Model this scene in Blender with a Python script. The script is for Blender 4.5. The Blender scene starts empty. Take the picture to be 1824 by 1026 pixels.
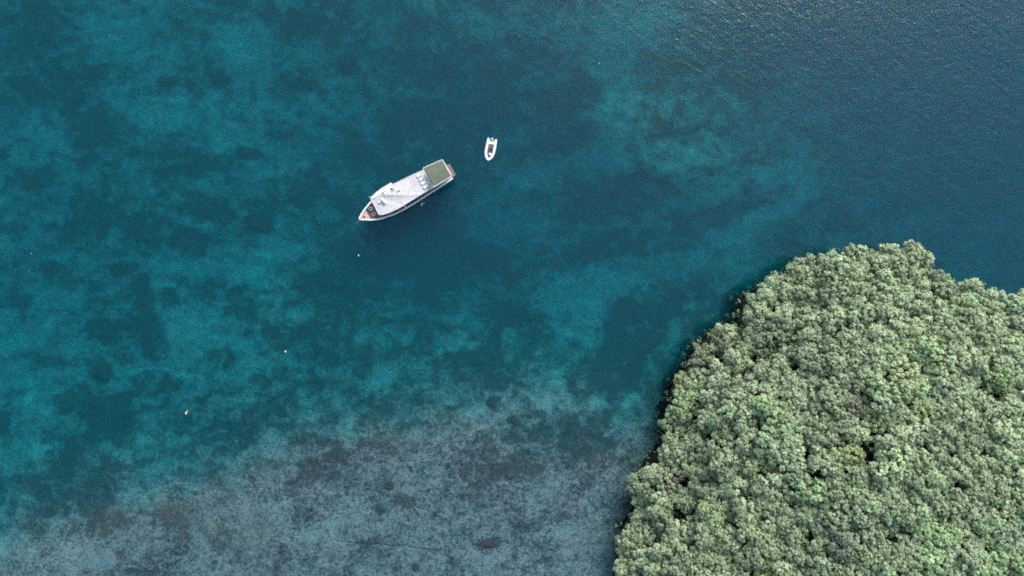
import bpy, bmesh, math, random
import numpy as np
from mathutils import Vector, Matrix, Euler

sc = bpy.context.scene
COL = sc.collection
random.seed(7)
PI = math.pi

# ------------------------------------------------------------------ camera, sky, sun, exposure
ALT = 160.0                      # drone height over the water
WID = 235.0                      # metres of water across the frame
cam_d = bpy.data.cameras.new('camera')
cam_d.sensor_width = 36.0
cam_d.lens = 36.0 * ALT / WID
cam_d.clip_start = 1.0
cam_d.clip_end = 3000.0
cam = bpy.data.objects.new('camera', cam_d)
cam.location = (0, 0, ALT)
cam.rotation_euler = (0, 0, 0)
COL.objects.link(cam)
sc.camera = cam

SUN_EL, SUN_AZ = math.radians(41), math.radians(25)      # azimuth from +Y towards +X
world = bpy.data.worlds.new('World')
sc.world = world
world.use_nodes = True
wn = world.node_tree.nodes
wl = world.node_tree.links
bg = wn['Background']
sky = wn.new('ShaderNodeTexSky')
sky.sky_type = 'NISHITA'
sky.sun_disc = False
sky.sun_elevation = SUN_EL
sky.sun_rotation = SUN_AZ
sky.air_density = 1.2
sky.dust_density = 4.0
sky.ozone_density = 1.0
hsv = wn.new('ShaderNodeHueSaturation')
hsv.inputs['Saturation'].default_value = 0.95
wl.new(sky.outputs[0], hsv.inputs['Color'])
wl.new(hsv.outputs[0], bg.inputs['Color'])
bg.inputs['Strength'].default_value = 0.15

sun_d = bpy.data.lights.new('sun', 'SUN')
sun_d.energy = 1.3
sun_d.angle = math.radians(20)
sun_d.color = (1.0, 0.985, 0.965)
sun = bpy.data.objects.new('sun', sun_d)
sv = Vector((math.sin(SUN_AZ) * math.cos(SUN_EL), math.cos(SUN_AZ) * math.cos(SUN_EL), math.sin(SUN_EL)))
sun.rotation_euler = sv.to_track_quat('Z', 'Y').to_euler()
sun.location = sv * 300
COL.objects.link(sun)

sc.view_settings.view_transform = 'Standard'
sc.view_settings.look = 'None'
sc.view_settings.gamma = 1.0
sc.view_settings.exposure = 1.1
sc.view_settings.use_curve_mapping = False
sc.render.engine = 'CYCLES'
sc.cycles.max_bounces = 8
sc.cycles.diffuse_bounces = 3
sc.cycles.glossy_bounces = 2
sc.cycles.transmission_bounces = 2
sc.cycles.transparent_max_bounces = 8
sc.cycles.volume_bounces = 1
sc.cycles.use_denoising = False
sc.cycles.use_adaptive_sampling = False
sc.cycles.filter_width = 2.0
sc.cycles.denoiser = 'OPENIMAGEDENOISE'
sc.cycles.denoising_input_passes = 'RGB_ALBEDO_NORMAL'

# ------------------------------------------------------------------ helpers
PXM = 1824.0 / WID
def at(px, py, z=0.0):
    """pixel of the photograph -> point of the place at height z"""
    k = (ALT - z) / ALT
    return Vector(((px - 912) / PXM * k, (513 - py) / PXM * k, z))

def tag(o, label=None, cat=None, group=None, kind=None):
    if label: o['label'] = label
    if cat: o['category'] = cat
    if group: o['group'] = group
    if kind: o['kind'] = kind
    return o

def empty(name, loc, rz=0.0):
    o = bpy.data.objects.new(name, None)
    o.location = loc
    o.rotation_euler = (0, 0, rz)
    o.empty_display_size = 0.3
    COL.objects.link(o)
    return o

def link(name, me, mat=None, parent=None, loc=None, smooth=False):
    if mat is not None:
        for m in (mat if isinstance(mat, (list, tuple)) else [mat]):
            me.materials.append(m)
    o = bpy.data.objects.new(name, me)
    COL.objects.link(o)
    if parent is not None: o.parent = parent
    if loc is not None: o.location = loc
    if smooth:
        me.polygons.foreach_set('use_smooth', [True] * len(me.polygons))
    return o

def from_bm(name, bm, mat, parent=None, loc=None, smooth=False):
    bmesh.ops.recalc_face_normals(bm, faces=bm.faces)
    me = bpy.data.meshes.new(name)
    bm.to_mesh(me); bm.free()
    return link(name, me, mat, parent, loc, smooth)

def box(bm, x0, x1, y0, y1, z0, z1, bev=0.0, rot=None, seg=1):
    vs = [bm.verts.new((x, y, z)) for z in (z0, z1) for (x, y) in ((x0, y0), (x1, y0), (x1, y1), (x0, y1))]
    fs = [(3, 2, 1, 0), (4, 5, 6, 7), (0, 1, 5, 4), (1, 2, 6, 5), (2, 3, 7, 6), (3, 0, 4, 7)]
    faces = [bm.faces.new([vs[i] for i in f]) for f in fs]
    if rot is not None:
        c = Vector(((x0 + x1) / 2, (y0 + y1) / 2, (z0 + z1) / 2))
        for v in vs: v.co = c + rot @ (v.co - c)
    if bev > 0:
        es = list({e for f in faces for e in f.edges})
        bmesh.ops.bevel(bm, geom=es, offset=bev, segments=seg, affect='EDGES', profile=0.6)

def prism(bm, pts, z0, z1, bev=0.0):
    lo = [bm.verts.new((p[0], p[1], z0)) for p in pts]
    hi = [bm.verts.new((p[0], p[1], z1)) for p in pts]
    n = len(pts)
    fs = [bm.faces.new(hi), bm.faces.new(lo[::-1])]
    for i in range(n):
        fs.append(bm.faces.new((lo[i], lo[(i + 1) % n], hi[(i + 1) % n], hi[i])))
    if bev > 0:
        bmesh.ops.bevel(bm, geom=list(fs[0].edges), offset=bev, segments=2, affect='EDGES', profile=0.6)

def tube(bm, pts, rad, seg=8, cap=True):
    """a tube through points; rad a number or one per point"""
    pts = [Vector(p) for p in pts]
    rad = rad if isinstance(rad, (list, tuple)) else [rad] * len(pts)
    rings = []
    for i, p in enumerate(pts):
        a = pts[max(i - 1, 0)]; b = pts[min(i + 1, len(pts) - 1)]
        d = (b - a).normalized()
        u = d.cross(Vector((0, 0, 1)))
        if u.length < 1e-3: u = d.cross(Vector((1, 0, 0)))
        u.normalize(); w = u.cross(d)
        rings.append([bm.verts.new(p + rad[i] * (math.cos(2 * PI * k / seg) * u + math.sin(2 * PI * k / seg) * w)) for k in range(seg)])
    for r0, r1 in zip(rings, rings[1:]):
        for k in range(seg):
            bm.faces.new((r0[k], r0[(k + 1) % seg], r1[(k + 1) % seg], r1[k]))
    if cap:
        bm.faces.new(rings[0][::-1]); bm.faces.new(rings[-1])

def lathe(bm, prof, seg=16, c=(0, 0, 0)):
    rings = []
    for r, z in prof:
        rings.append([bm.verts.new((c[0] + r * math.cos(2 * PI * k / seg), c[1] + r * math.sin(2 * PI * k / seg), c[2] + z)) for k in range(seg)])
    for r0, r1 in zip(rings, rings[1:]):
        for k in range(seg):
            bm.faces.new((r0[k], r0[(k + 1) % seg], r1[(k + 1) % seg], r1[k]))
    bm.faces.new(rings[0][::-1]); bm.faces.new(rings[-1])

def torus(bm, R, r, c, seg=20, sub=8):
    g = [[bm.verts.new((c[0] + (R + r * math.cos(2 * PI * j / sub)) * math.cos(2 * PI * i / seg),
                        c[1] + (R + r * math.cos(2 * PI * j / sub)) * math.sin(2 * PI * i / seg),
                        c[2] + r * math.sin(2 * PI * j / sub))) for j in range(sub)] for i in range(seg)]
    for i in range(seg):
        for j in range(sub):
            bm.faces.new((g[i][j], g[(i + 1) % seg][j], g[(i + 1) % seg][(j + 1) % sub], g[i][(j + 1) % sub]))

# numpy noise -----------------------------------------------------
_rng = np.random.default_rng(11)
_LAT = _rng.random((256, 256))
def vnoise(x, y, off=0):
    xi = np.floor(x).astype(int); yi = np.floor(y).astype(int)
    fx = x - xi; fy = y - yi
    fx = fx * fx * (3 - 2 * fx); fy = fy * fy * (3 - 2 * fy)
    g = lambda a, b: _LAT[(a + off * 37) & 255, (b + off * 91) & 255]
    return (g(xi, yi) * (1 - fx) + g(xi + 1, yi) * fx) * (1 - fy) + (g(xi, yi + 1) * (1 - fx) + g(xi + 1, yi + 1) * fx) * fy
def fbm(x, y, octv=4, off=0, gain=0.5):
    s = 0; a = 1; t = 0
    for o in range(octv):
        c, sn = math.cos(o * 0.9), math.sin(o * 0.9)
        s = s + a * vnoise((x * c - y * sn) * 2 ** o, (x * sn + y * c) * 2 ** o, off + o)
        t += a; a *= gain
    return s / t
def sstep(a, b, x):
    t = np.clip((x - a) / (b - a), 0, 1)
    return t * t * (3 - 2 * t)

# ------------------------------------------------------------------ materials
def new_mat(name):
    m = bpy.data.materials.new(name)
    m.use_nodes = True
    n = m.node_tree.nodes; n.clear()
    out = n.new('ShaderNodeOutputMaterial')
    return m, n, m.node_tree.links, out

def paint(name, col, rough=0.5, var=0.12, scale=6.0, bump=0.0, spec=0.5, metal=0.0, streak=None, attr=None, dirt=None):
    m, n, l, out = new_mat(name)
    b = n.new('ShaderNodeBsdfPrincipled')
    b.inputs['Roughness'].default_value = rough
    b.inputs['Specular IOR Level'].default_value = spec
    b.inputs['Metallic'].default_value = metal
    tc = n.new('ShaderNodeTexCoord')
    mp = n.new('ShaderNodeMapping')
    l.new(tc.outputs['Object'], mp.inputs[0])
    if streak: mp.inputs['Scale'].default_value = streak
    no = n.new('ShaderNodeTexNoise')
    no.inputs['Scale'].default_value = scale; no.inputs['Detail'].default_value = 5; no.inputs['Roughness'].default_value = 0.6
    l.new(mp.outputs[0], no.inputs['Vector'])
    mx = n.new('ShaderNodeMix'); mx.data_type = 'RGBA'
    c = Vector(col[:3])
    mx.inputs['A'].default_value = (*(c * (1 - var)), 1)
    mx.inputs['B'].default_value = (*[min(1, v * (1 + var)) for v in c], 1)
    l.new(no.outputs['Fac'], mx.inputs['Factor'])
    src = mx.outputs['Result']
    if attr:
        at_ = n.new('ShaderNodeAttribute'); at_.attribute_name = attr
        mm = n.new('ShaderNodeMix'); mm.data_type = 'RGBA'; mm.blend_type = 'MULTIPLY'
        mm.inputs['Factor'].default_value = 1
        l.new(src, mm.inputs['A']); l.new(at_.outputs['Color'], mm.inputs['B'])
        src = mm.outputs['Result']
    if dirt:
        n2 = n.new('ShaderNodeTexNoise'); n2.inputs['Scale'].default_value = dirt[1]; n2.inputs['Detail'].default_value = 6
        l.new(tc.outputs['Object'], n2.inputs['Vector'])
        r = n.new('ShaderNodeMapRange'); r.inputs[1].default_value = 0.48; r.inputs[2].default_value = 0.72
        r.inputs[3].default_value = 0; r.inputs[4].default_value = dirt[2]
        l.new(n2.outputs['Fac'], r.inputs[0])
        md = n.new('ShaderNodeMix'); md.data_type = 'RGBA'
        md.inputs['B'].default_value = (*dirt[0], 1)
        l.new(src, md.inputs['A']); l.new(r.outputs[0], md.inputs['Factor'])
        src = md.outputs['Result']
    l.new(src, b.inputs['Base Color'])
    if bump > 0:
        bp = n.new('ShaderNodeBump'); bp.inputs['Strength'].default_value = bump; bp.inputs['Distance'].default_value = 0.05
        l.new(no.outputs['Fac'], bp.inputs['Height']); l.new(bp.outputs[0], b.inputs['Normal'])
    l.new(b.outputs[0], out.inputs['Surface'])
    return m

# ------------------------------------------------------------------ the water
def water_material():
    m, n, l, out = new_mat('sea_water')
    geo = n.new('ShaderNodeNewGeometry')
    sep = n.new('ShaderNodeSeparateXYZ'); l.new(geo.outputs['Position'], sep.inputs[0])
    def noise(scale, stretch, ang, detail=3, dist=0.0, rough=0.55):
        mp = n.new('ShaderNodeMapping'); mp.vector_type = 'TEXTURE'
        mp.inputs['Rotation'].default_value = (0, 0, ang)
        mp.inputs['Scale'].default_value = (stretch, 1, 1)
        l.new(geo.outputs['Position'], mp.inputs[0])
        t = n.new('ShaderNodeTexNoise'); t.inputs['Scale'].default_value = scale
        t.inputs['Detail'].default_value = detail; t.inputs['Distortion'].default_value = dist
        t.inputs['Roughness'].default_value = rough
        l.new(mp.outputs[0], t.inputs['Vector'])
        return t.outputs['Fac']
    def math_(op, a, b=None, clamp=False):
        k = n.new('ShaderNodeMath'); k.operation = op; k.use_clamp = clamp
        for i, v in enumerate((a, b)):
            if v is None: continue
            if isinstance(v, (int, float)): k.inputs[i].default_value = v
            else: l.new(v, k.inputs[i])
        return k.outputs[0]
    # the wind comes from the open water in the north-east and dies in the lee of the island
    e1 = math_('MULTIPLY', sep.outputs[0], 0.0062)
    e2 = math_('MULTIPLY', sep.outputs[1], 0.0088)
    wind = math_('ADD', math_('ADD', e1, e2), -0.35)
    wind = math_('ADD', wind, math_('MULTIPLY', math_('SUBTRACT', noise(0.022, 1.6, 0.4, 3), 0.5), 0.9))
    wind = math_('MAXIMUM', math_('MINIMUM', wind, 1.0), 0.0)
    h1 = noise(0.6, 3.4, math.radians(-38), 4, 0.6)
    h2 = noise(0.8, 2.6, math.radians(8), 4, 0.4)
    h3 = noise(2.6, 1.5, math.radians(-20), 3, 0.0)
    hs = math_('ADD', math_('MULTIPLY', h1, 1.1), math_('ADD', math_('MULTIPLY', h2, 0.8), math_('MULTIPLY', h3, 0.34)))
    height = math_('MULTIPLY', hs, math_('ADD', math_('MULTIPLY', wind, 1.0), 0.36))
    bp = n.new('ShaderNodeBump'); bp.inputs['Strength'].default_value = 1.0; bp.inputs['Distance'].default_value = 0.105
    l.new(height, bp.inputs['Height'])
    fr = n.new('ShaderNodeFresnel'); fr.inputs['IOR'].default_value = 1.33
    l.new(bp.outputs[0], fr.inputs['Normal'])
    gl = n.new('ShaderNodeBsdfGlossy'); gl.inputs['Roughness'].default_value = 0.14
    l.new(bp.outputs[0], gl.inputs['Normal'])
    tr = n.new('ShaderNodeBsdfTransparent')
    mx = n.new('ShaderNodeMixShader')
    l.new(fr.outputs[0], mx.inputs[0]); l.new(tr.outputs[0], mx.inputs[1]); l.new(gl.outputs[0], mx.inputs[2])
    # a little foam where short crests break
    cap = math_('MULTIPLY', math_('ADD', h1, math_('MULTIPLY', h3, 0.45)), math_('ADD', math_('MULTIPLY', wind, 0.25), 0.75))
    foam = n.new('ShaderNodeMapRange'); foam.inputs[1].default_value = 0.985; foam.inputs[2].default_value = 1.05
    l.new(cap, foam.inputs[0])
    df = n.new('ShaderNodeBsdfDiffuse'); df.inputs['Color'].default_value = (0.7, 0.75, 0.78, 1)
    mf = n.new('ShaderNodeMixShader')
    l.new(math_('MULTIPLY', foam.outputs[0], 0.6), mf.inputs[0]); l.new(mx.outputs[0], mf.inputs[1]); l.new(df.outputs[0], mf.inputs[2])
    l.new(mf.outputs[0], out.inputs['Surface'])
    ab = n.new('ShaderNodeVolumeAbsorption')
    A = ABSORB; D = max(A)
    ab.inputs['Density'].default_value = D / 1.0
    ab.inputs['Color'].default_value = (*[1 - a / D for a in A], 1)
    sct = n.new('ShaderNodeVolumeScatter')
    S = SCATTER; D = max(S)
    sct.inputs['Density'].default_value = D
    sct.inputs['Color'].default_value = (*[s / D for s in S], 1)
    sct.inputs['Anisotropy'].default_value = 0.0
    ad = n.new('ShaderNodeAddShader')
    l.new(ab.outputs[0], ad.inputs[0]); l.new(sct.outputs[0], ad.inputs[1])
    l.new(ad.outputs[0], out.inputs['Volume'])
    return m
ABSORB = (0.33, 0.052, 0.034)
SCATTER = (0.0004, 0.0285, 0.0365)

bm = bmesh.new()
box(bm, -900, 900, -900, 900, -45, 0)
sea = from_bm('sea', bm, water_material())
tag(sea, kind='structure')

# ------------------------------------------------------------------ the seabed
def ell(px, py, cx, cy, rx, ry, ang=0.0, soft=0.5, warp=None):
    """1 inside an ellipse of the chart, fading out over its rim"""
    a = math.radians(ang)
    dx, dy = px - cx, py - cy
    u = (dx * math.cos(a) + dy * math.sin(a)) / rx
    v = (-dx * math.sin(a) + dy * math.cos(a)) / ry
    r = np.sqrt(u * u + v * v)
    if warp is not None: r = r + warp
    return 1 - sstep(1 - soft, 1 + soft, r)

YB = ([-400, 0, 150, 300, 450, 600, 800, 1000, 1150, 1300, 2400], [1050, 965, 900, 850, 795, 755, 745, 765, 775, 800, 900])
def chart(X, Y):
    """depth and cover of the seabed at world X, Y"""
    px = X * PXM + 912; py = 513 - Y * PXM
    n0 = fbm(px / 210, py / 210, 4, 1) - 0.5
    n1 = fbm(px / 60, py / 60, 4, 5) - 0.5
    n2 = fbm(px / 22, py / 22, 4, 9) - 0.5
    up = np.interp(px, YB[0], YB[1]) - py + n0 * 110 + n1 * 55      # how far off the reef flat
    d = 0.85 + 4.3 * sstep(-60, 150, up) + 1.4 * sstep(150, 420, up)
    deep = ell(px, py, 860, 250, 330, 270, 10, 0.6, n0 * 0.9) * 2.2
    deep += ell(px, py, 780, 450, 170, 110, -15, 0.6, n1 * 1.2) * 3.4
    deep += sstep(1250, 1850, px - (py - 300) * 0.55) * 9
    deep += ell(px, py, 1180, 420, 260, 170, 0, 0.6, n0) * 2.0
    bank = ell(px, py, 1205, 235, 130, 85, 20, 0.6, n1) * 3.5
    d = d + (deep - bank) * sstep(0, 260, up)
    d = d + n1 * 1.0 * sstep(-20, 120, up) + n2 * 0.35
    flat = 1 - sstep(-95, 140, up + n2 * 110)
    d = np.maximum(d, 0.7)
    # the cover is charted as one looks down through the water
    k = ALT / (ALT + d)
    qx = (px - 912) * k + 912; qy = (py - 513) * k + 513
    w1 = (fbm(qx / 34, qy / 34, 4, 21) - 0.5) * 1.5
    w2 = (fbm(qx / 90, qy / 90, 3, 31) - 0.5) * 1.4
    ox, oy = qx, qy
    qx = qx + (fbm(qx / 30, qy / 30, 3, 111) - 0.5) * 34; qy = qy + (fbm(qx / 30, qy / 30, 3, 121) - 0.5) * 30
    sand = 0.52 + (fbm(qx / 62, qy / 40, 5, 41, 0.66) - 0.5) * 1.05 + (fbm(qx / 300, qy / 170, 3, 51) - 0.5) * 0.4
    sand = sand + (fbm(qx / 17, qy / 13, 3, 131) - 0.5) * 0.8
    for (cx, cy, rx, ry, a, s) in DARK:
        sand = sand - (1.0 if rx < 34 else 0.72) * s * ell(ox * .75 + qx * .25 if rx < 34 else qx, oy * .75 + qy * .25 if rx < 34 else qy, cx, cy, rx, ry, a, 0.34 if rx < 34 else 0.6, w1 * (0.4 if rx < 34 else 0.75))
    for (cx, cy, rx, ry, a, s) in LIGHT:
        sand = sand + s * ell(qx, qy, cx, cy, rx, ry, a, 0.75, w2)
    return d, np.clip(sand, 0, 1), flat, w1

DARK = [  # centre x, y, radii, turn, strength, read off the photograph
    (80, 60, 62, 75, 20, .45), (75, 152, 45, 20, -20, .5), (170, 130, 19, 16, 0, .55), (135, 178, 14, 13, 0, .55),
    (296, 148, 19, 14, 0, .55), (394, 143, 17, 13, 0, .4), (345, 120, 34, 20, 20, .35), (165, 238, 42, 34, 10, .45),
    (325, 280, 66, 34, 10, .5), (440, 274, 27, 13, 10, .7), (60, 318, 36, 26, 20, .5), (6, 275, 16, 13, 0, .5),
    (255, 418, 54, 30, -30, .55), (340, 432, 32, 24, 30, .55), (458, 397, 25, 21, 0, .65), (382, 372, 36, 20, 10, .5),
    (160, 390, 45, 48, -20, .5), (95, 478, 20, 12, -35, .55), (215, 481, 21, 15, 0, .5), (252, 507, 15, 22, 0, .5),
    (303, 530, 17, 20, 0, .45), (255, 598, 46, 34, 10, .6), (182, 592, 24, 24, 0, .5), (182, 665, 20, 19, 0, .6),
    (150, 722, 42, 33, 0, .6), (212, 742, 40, 38, 0, .6), (0, 750, 17, 22, 0, .55), (115, 806, 48, 30, -30, .55),
    (600, 500, 55, 55, 20, .4), (617, 116, 24, 20, 0, .55), (540, 40, 70, 50, 0, .4), (545, 150, 36, 26, 0, .35),
    (560, 345, 38, 26, 0, .4), (640, 276, 30, 24, 0, .5), (40, 530, 25, 24, 0, .4), (390, 640, 30, 20, 0, .35),
    (780, 270, 120, 110, 10, .32), (860, 150, 190, 80, 10, .3), (740, 270, 90, 70, 0, .25), (1000, 220, 70, 90, 0, .28),
    (755, 445, 95, 62, -10, .65), (870, 470, 70, 28, 12, .4), (730, 590, 60, 40, 20, .35), (960, 575, 85, 26, 10, .45),
    (1075, 375, 60, 24, -10, .45), (1240, 395, 70, 24, -25, .42), (1090, 440, 70, 26, -15, .4), (1130, 560, 60, 40, -30, .35),
    (1180, 560, 60, 90, 30, .3), (860, 640, 80, 26, 10, .3), (1060, 640, 60, 34, -40, .3), (1120, 640, 60, 60, -40, .3),
    (880, 716, 14, 13, 0, .5), (915, 750, 13, 12, 0, .4), (500, 720, 60, 24, -10, .35), (400, 790, 60, 30, -20, .35),
    (575, 835, 58, 70, 0, .5), (945, 800, 110, 48, 5, .45), (1080, 810, 60, 40, 0, .35), (130, 880, 70, 50, -30, .45),
    (60, 900, 40, 50, -30, .3), (868, 970, 26, 11, -10, .6), (740, 1012, 9, 9, 0, .6), (720, 890, 20, 12, 20, .4),
    (678, 908, 8, 7, 0, .5), (1200, 330, 150, 40, -8, .25), (1250, 130, 120, 90, 0, .2), (1350, 60, 120, 80, 0, .2),
    (180, 950, 20, 40, 0, .3), (1120, 640, 95, 70, -38, .32), (960, 655, 170, 50, 4, .3), (1200, 540, 80, 50, -38, .25), (745, 425, 70, 40, -20, .3), (650, 640, 40, 24, -20, .3), (560, 590, 50, 24, 10, .3),
]
LIGHT = [
    (250, 60, 150, 60, 15, .25), (440, 80, 60, 55, 30, .28), (330, 215, 130, 45, 18, .26), (110, 230, 60, 40, 0, .2),
    (420, 470, 160, 28, -3, .3), (330, 470, 60, 30, 0, .2), (410, 260, 45, 30, 0, .2), (500, 300, 60, 30, 0, .15),
    (170, 440, 70, 25, -10, .2), (340, 580, 60, 50, 0, .2), (50, 600, 60, 80, 0, .22), (350, 660, 90, 20, 8, .25),
    (60, 700, 60, 60, 0, .25), (440, 610, 60, 40, 0, .18), (665, 240, 16, 70, 10, .25), (660, 330, 14, 40, 0, .2),
    (870, 390, 60, 42, 10, .5), (1090, 180, 40, 90, 12, .4), (1010, 300, 90, 30, -12, .38), (950, 330, 60, 30, -12, .2),
    (1045, 520, 60, 32, -12, .45), (1150, 500, 24, 50, 35, .3), (985, 700, 30, 80, 20, .2), (830, 540, 40, 30, -30, .28),
    (800, 610, 70, 24, -25, .25), (680, 600, 60, 34, -20, .28), (1105, 640, 12, 70, 28, .42), (1165, 650, 10, 90, 30, .42), (1060, 640, 10, 60, 26, .3),
    (1010, 620, 40, 30, 0, .22), (1290, 330, 120, 22, -18, .4), (940, 590, 40, 14, 0, .15), (700, 660, 80, 24, -14, .25),
    (1230, 290, 90, 24, -20, .35), (1330, 400, 110, 16, -28, .4), (1260, 450, 90, 14, -32, .4), (1210, 500, 70, 12, -40, .35), (443, 613, 7, 7, 45, .35), (1400, 290, 80, 26, -20, .3), (1500, 320, 60, 20, -20, .3), (1180, 60, 90, 40, 20, .3), (560, 660, 50, 22, -20, .2),
    (270, 663, 68, 4.5, 3, .6), (330, 668, 30, 4, -6, .4), (160, 985, 36, 30, 0, .35), (95, 990, 24, 24, 0, .25), (60, 820, 30, 40, 0, .2),
]

def axis(lo, hi, n, far, m):
    a = np.linspace(lo, hi, n)
    t = np.linspace(0, 1, m + 1)[1:] ** 1.6
    return np.concatenate([(lo - far * t)[::-1], a, hi + far * t])
gx = axis(-128, 128, 900, 760, 26)
gy = axis(-76, 76, 540, 800, 26)
GX, GY = np.meshgrid(gx, gy)
DEP, SAND, FLAT, WARP = chart(GX, GY)
rough = (fbm(GX * 0.55, GY * 0.55, 4, 61) - 0.5)
Zb = -DEP + rough * (0.35 + 0.9 * (1 - SAND)) * np.clip(DEP - 0.4, 0, 1.2) + 0.15 * (vnoise(GX * 2.2, GY * 2.2, 71) - 0.5)
Zb = np.minimum(Zb, -0.3)
ny, nx = GX.shape
me = bpy.data.meshes.new('seabed')
me.vertices.add(nx * ny)
me.vertices.foreach_set('co', np.stack([GX, GY, Zb], -1).astype(np.float32).ravel())
ii = np.arange(nx * ny).reshape(ny, nx)
q = np.stack([ii[:-1, :-1], ii[:-1, 1:], ii[1:, 1:], ii[1:, :-1]], -1).reshape(-1, 4)
me.loops.add(q.size); me.polygons.add(len(q))
me.loops.foreach_set('vertex_index', q.ravel().astype(np.int32))
me.polygons.foreach_set('loop_start', np.arange(0, q.size, 4, dtype=np.int32))
me.update(calc_edges=True)
for nm, arr in (('sand', SAND), ('flat', FLAT)):
    a = me.attributes.new(nm, 'FLOAT', 'POINT')
    a.data.foreach_set('value', arr.astype(np.float32).ravel())

def seabed_material():
    m, n, l, out = new_mat('seabed_cover')
    geo = n.new('ShaderNodeNewGeometry')
    def noise(scale, detail=5, rough=0.6, dist=0.0):
        t = n.new('ShaderNodeTexNoise'); t.inputs['Scale'].default_value = scale
        t.inputs['Detail'].default_value = detail; t.inputs['Roughness'].default_value = rough; t.inputs['Distortion'].default_value = dist
        l.new(geo.outputs['Position'], t.inputs['Vector']); return t
    def math_(op, a, b=None, clamp=False):
        k = n.new('ShaderNodeMath'); k.operation = op; k.use_clamp = clamp
        for i, v in enumerate((a, b)):
            if v is None: continue
            if isinstance(v, (int, float)): k.inputs[i].default_value = v
            else: l.new(v, k.inputs[i])
        return k.outputs[0]
    def mix(fac, a, b):
        k = n.new('ShaderNodeMix'); k.data_type = 'RGBA'
        for key, v in (('Factor', fac), ('A', a), ('B', b)):
            if isinstance(v, tuple): k.inputs[key].default_value = (*v, 1)
            elif isinstance(v, (int, float)): k.inputs[key].default_value = v
            else: l.new(v, k.inputs[key])
        return k.outputs['Result']
    def rng(x, a, b):
        k = n.new('ShaderNodeMapRange'); k.interpolation_type = 'SMOOTHSTEP'
        k.inputs[1].default_value = a; k.inputs[2].default_value = b
        l.new(x, k.inputs[0]); return k.outputs[0]
    sand = n.new('ShaderNodeAttribute'); sand.attribute_name = 'sand'
    flat = n.new('ShaderNodeAttribute'); flat.attribute_name = 'flat'
    f1 = noise(0.33, 6, 0.68, 0.3).outputs['Fac']
    f2 = noise(1.1, 6, 0.7).outputs['Fac']
    f3 = noise(3.2, 3, 0.6).outputs['Fac']
    s = math_('ADD', sand.outputs['Fac'], math_('MULTIPLY', math_('SUBTRACT', f1, 0.5), 1.55))
    f0 = noise(0.13, 5, 0.62, 0.8).outputs['Fac']
    s = math_('ADD', s, math_('MULTIPLY', math_('SUBTRACT', f0, 0.5), 0.55))
    s = math_('ADD', s, math_('MULTIPLY', math_('SUBTRACT', f2, 0.5), 1.0))
    cov = rng(s, 0.12, 0.98)
    coral = mix(f3, (0.040, 0.043, 0.038), (0.115, 0.118, 0.10))
    sandc = mix(f2, (0.225, 0.215, 0.19), (0.40, 0.385, 0.345))
    deepc = mix(cov, coral, sandc)
    deepc = mix(math_('MULTIPLY', rng(s, 0.86, 1.3), 0.55), deepc, (0.60, 0.58, 0.52))
    # the flat: rubble, pale coral sand, algae and purple-brown coral
    vor = n.new('ShaderNodeTexVoronoi'); vor.inputs['Scale'].default_value = 2.0; vor.inputs['Randomness'].default_value = 1
    l.new(geo.outputs['Position'], vor.inputs['Vector'])
    vb = n.new('ShaderNodeSeparateColor'); l.new(vor.outputs['Color'], vb.inputs[0])
    vor2 = n.new('ShaderNodeTexVoronoi'); vor2.inputs['Scale'].default_value = 4.2
    l.new(geo.outputs['Position'], vor2.inputs['Vector'])
    vb2 = n.new('ShaderNodeSeparateColor'); l.new(vor2.outputs['Color'], vb2.inputs[0])
    t = math_('ADD', math_('MULTIPLY', vb.outputs[0], 0.38), math_('MULTIPLY', vb2.outputs[0], 0.36))
    t = math_('ADD', t, math_('MULTIPLY', f2, 0.55))
    t = math_('ADD', t, math_('MULTIPLY', math_('SUBTRACT', s, 0.5), 0.55))
    r0 = rng(t, 0.20, 1.06)
    rub = mix(r0, (0.054, 0.055, 0.062), (0.315, 0.325, 0.330))
    rub = mix(math_('MULTIPLY', math_('SUBTRACT', 1.0, rng(sand.outputs['Fac'], 0.10, 0.42)), 0.5), rub, mix(f3, (0.042, 0.036, 0.042), (0.12, 0.105, 0.115)))
    big = noise(0.045, 4, 0.6).outputs['Fac']
    rub = mix(math_('MULTIPLY', rng(big, 0.5, 0.75), 0.5), rub, (0.21, 0.18, 0.165))
    pur = noise(0.11, 5, 0.7).outputs['Fac']
    rub = mix(math_('MULTIPLY', rng(pur, 0.62, 0.72), 0.55), rub, (0.15, 0.115, 0.12))
    wht = noise(0.8, 4, 0.7).outputs['Fac']
    rub = mix(math_('MULTIPLY', rng(wht, 0.68, 0.78), 0.6), rub, (0.68, 0.66, 0.62))
    b = n.new('ShaderNodeBsdfDiffuse')
    l.new(mix(flat.outputs['Fac'], deepc, rub), b.inputs['Color'])
    bp = n.new('ShaderNodeBump'); bp.inputs['Strength'].default_value = 0.7; bp.inputs['Distance'].default_value = 0.25
    l.new(math_('ADD', f2, math_('MULTIPLY', vor2.outputs['Distance'], -0.5)), bp.inputs['Height']); l.new(bp.outputs[0], b.inputs['Normal'])
    l.new(b.outputs[0], out.inputs['Surface'])
    return m
seabed = link('seabed', me, seabed_material(), smooth=True)
tag(seabed, kind='structure')

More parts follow.
